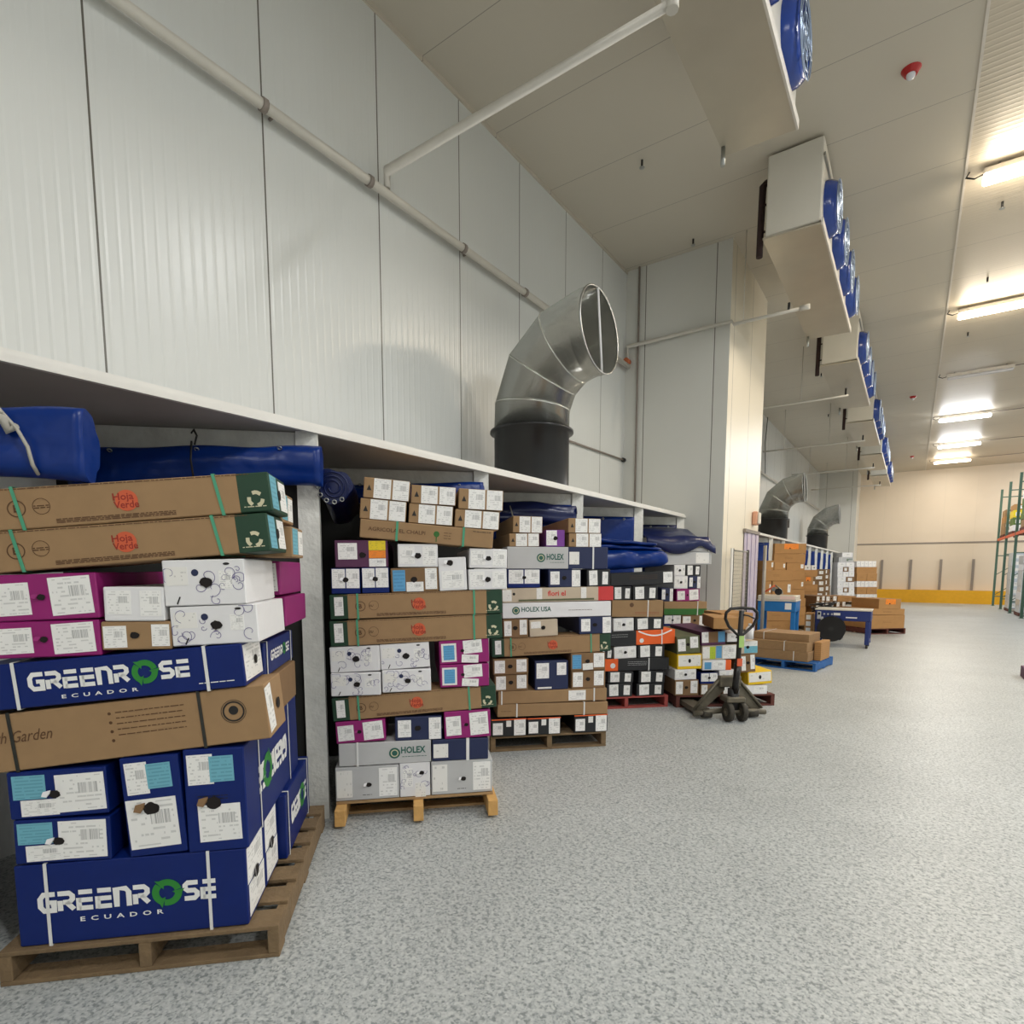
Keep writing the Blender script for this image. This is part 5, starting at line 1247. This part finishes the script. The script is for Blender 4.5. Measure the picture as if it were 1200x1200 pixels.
bx('bin_body', -.42, .32, -.25, .25, 0.005, .55, 'charcoal_board', t, .02)
rr = random.Random(4)
for k in range(7):
    n = 36; cz = .60 + k * .035; r0 = .22 + rr.uniform(-.03, .06); px, py = rr.uniform(-.08, .06), rr.uniform(-.04, .04); tl = rr.uniform(-.1, .1)
    tb('strap_loop', [(-.05 + px + (r0 + .02 * math.sin(3 * a + k)) * math.cos(a), py + (r0 * .85 + .02 * math.sin(2 * a)) * math.sin(a), cz + tl * math.cos(a) + .012 * math.sin(4 * a + k)) for a in [2 * math.pi * i / n for i in range(n)]], .016, 'black_plastic', t, 6, True)
# wooden pegs / crate end next to the navy table
t = tag(empty('carton_column', (-1.86, 13.75, 0)), 'narrow upright brown box with white labels left of the navy table', 'carton')
ob = bx('carton_body', 0, .16, 0, .3, 0.002, .66, 'cardboard_gold', t, .006)
for k in range(4): bx('shipping_label', .03, .12, -.002, 0, .1 + k * .14, .2 + k * .14, 'label_white', t)

# ---------------------------------------------------------------- pallet racking at the right edge
t = tag(empty('pallet_rack', (3.0, 20.0, 0)), 'tall green steel pallet racking at the right edge of the hall', 'pallet rack')
for k, y in enumerate((33.0, 30.3, 27.6, 24.9, 22.2)):
    yy = y - 20
    for x in (0, 1.1):
        bx('upright', x, x + .08, yy - .04, yy + .04, .01, 5.1, 'rack_green', t); bx('base_plate', x - .03, x + .11, yy - .07, yy + .07, 0, .01, 'rack_green', t)
    for z in (.4, 2.2, 4.75): bx('frame_brace', .08, 1.1, yy - .015, yy + .015, z, z + .04, 'rack_green', t)
    for a_, b_ in ((.5, 1.3), (1.4, 2.15)): tb('frame_brace', [(.08, yy, a_), (1.1, yy, b_)], .015, 'rack_green', t, 6)
for k, (a_, b_) in enumerate(((27.6, 33.0), (22.2, 27.6))):
    for x in (0.01, 1.11):
        for z in (2.86,):
            bx('load_beam', x, x + .05, a_ - 20 + .04, b_ - 20 - .04, z, z + .1, 'orange_edge', t)
def goods(label, x, y, z, rows, mats, cat='goods', w_=.95, d_=1.1, seed=1):
    rr = random.Random(seed); pt = tag(empty('pallet', (x, y, z)), 'pallet under ' + label, 'pallet'); bxs = .1
    for k in range(3): bx('stringer', k * .44, k * .44 + .05, 0, d_, .012, .1, 'pallet_maroon', pt)
    bx('deck_board', 0, w_, 0, d_, .1005, .118, 'pallet_maroon', pt)
    zz = z + .12
    for r in range(rows):
        n = rr.choice((2, 3)); hh = rr.uniform(.2, .3)
        for k in range(n):
            xa = x + w_ * k / n + rr.uniform(0, .02); m_ = rr.choice(mats); o = link('wrapped_box', carton_mesh(w_ / n - .03, d_ - .05 - rr.uniform(0, .1), hh - .005, None, []), [m_]); o.location = (xa, y + .02, zz)
            tag(o, '%s box, %s%s, in the %s' % ({'wrap_film': 'pale blue film-wrapped', 'carton_white': 'white', 'cardboard': 'brown', 'cardboard_gold': 'tan', 'label_orange': 'orange', 'label_yellow': 'yellow', 'foliage': 'green', 'carton_grey': 'grey', 'plum': 'plum'}[m_], ORD[r], pos_word(k, n), label), 'box', label)
            patch(o, (w_ / n - .03, d_, hh - .005), 'shipping_label', .2, .7, .2, .7, 'label_white', 0, 'L') if False else patch(o, (w_ / n - .03, d_, hh - .005), 'shipping_label', .2, .7, .2, .7, 'label_white')
        zz += hh
    return zz
for i, (y, m_, n_, lb) in enumerate(((31.5, ['cardboard_gold', 'label_orange', 'label_yellow', 'cardboard'], 4, 'far-end load on upper rack'), (28.9, ['cardboard', 'foliage', 'label_yellow', 'carton_white', 'cardboard_gold'], 4, 'middle load on upper rack'), (26.0, ['cardboard', 'foliage', 'carton_white', 'label_orange'], 5, 'near-end load on upper rack'))):
    goods(lb, 3.05, y, 2.962, n_, m_, seed=i + 3)
for i, (y, lb) in enumerate(((28.6, 'far-end load under rack'), (25.9, 'middle load under rack'), (23.2, 'near-end load under rack'))):
    goods(lb, 3.08, y, 0, 8, ['wrap_film', 'wrap_film', 'carton_white', 'carton_grey'], seed=i + 9)
o = link('carton', carton_mesh(.5, .35, .16, None, []), ['plum']); o.location = (1.43, 11.0, 0); tag(o, 'purplish box on the floor at the right edge of the photo', 'carton'); patch(o, (.5, .35, .16), 'shipping_label', .05, .4, .2, .8, 'label_plain')
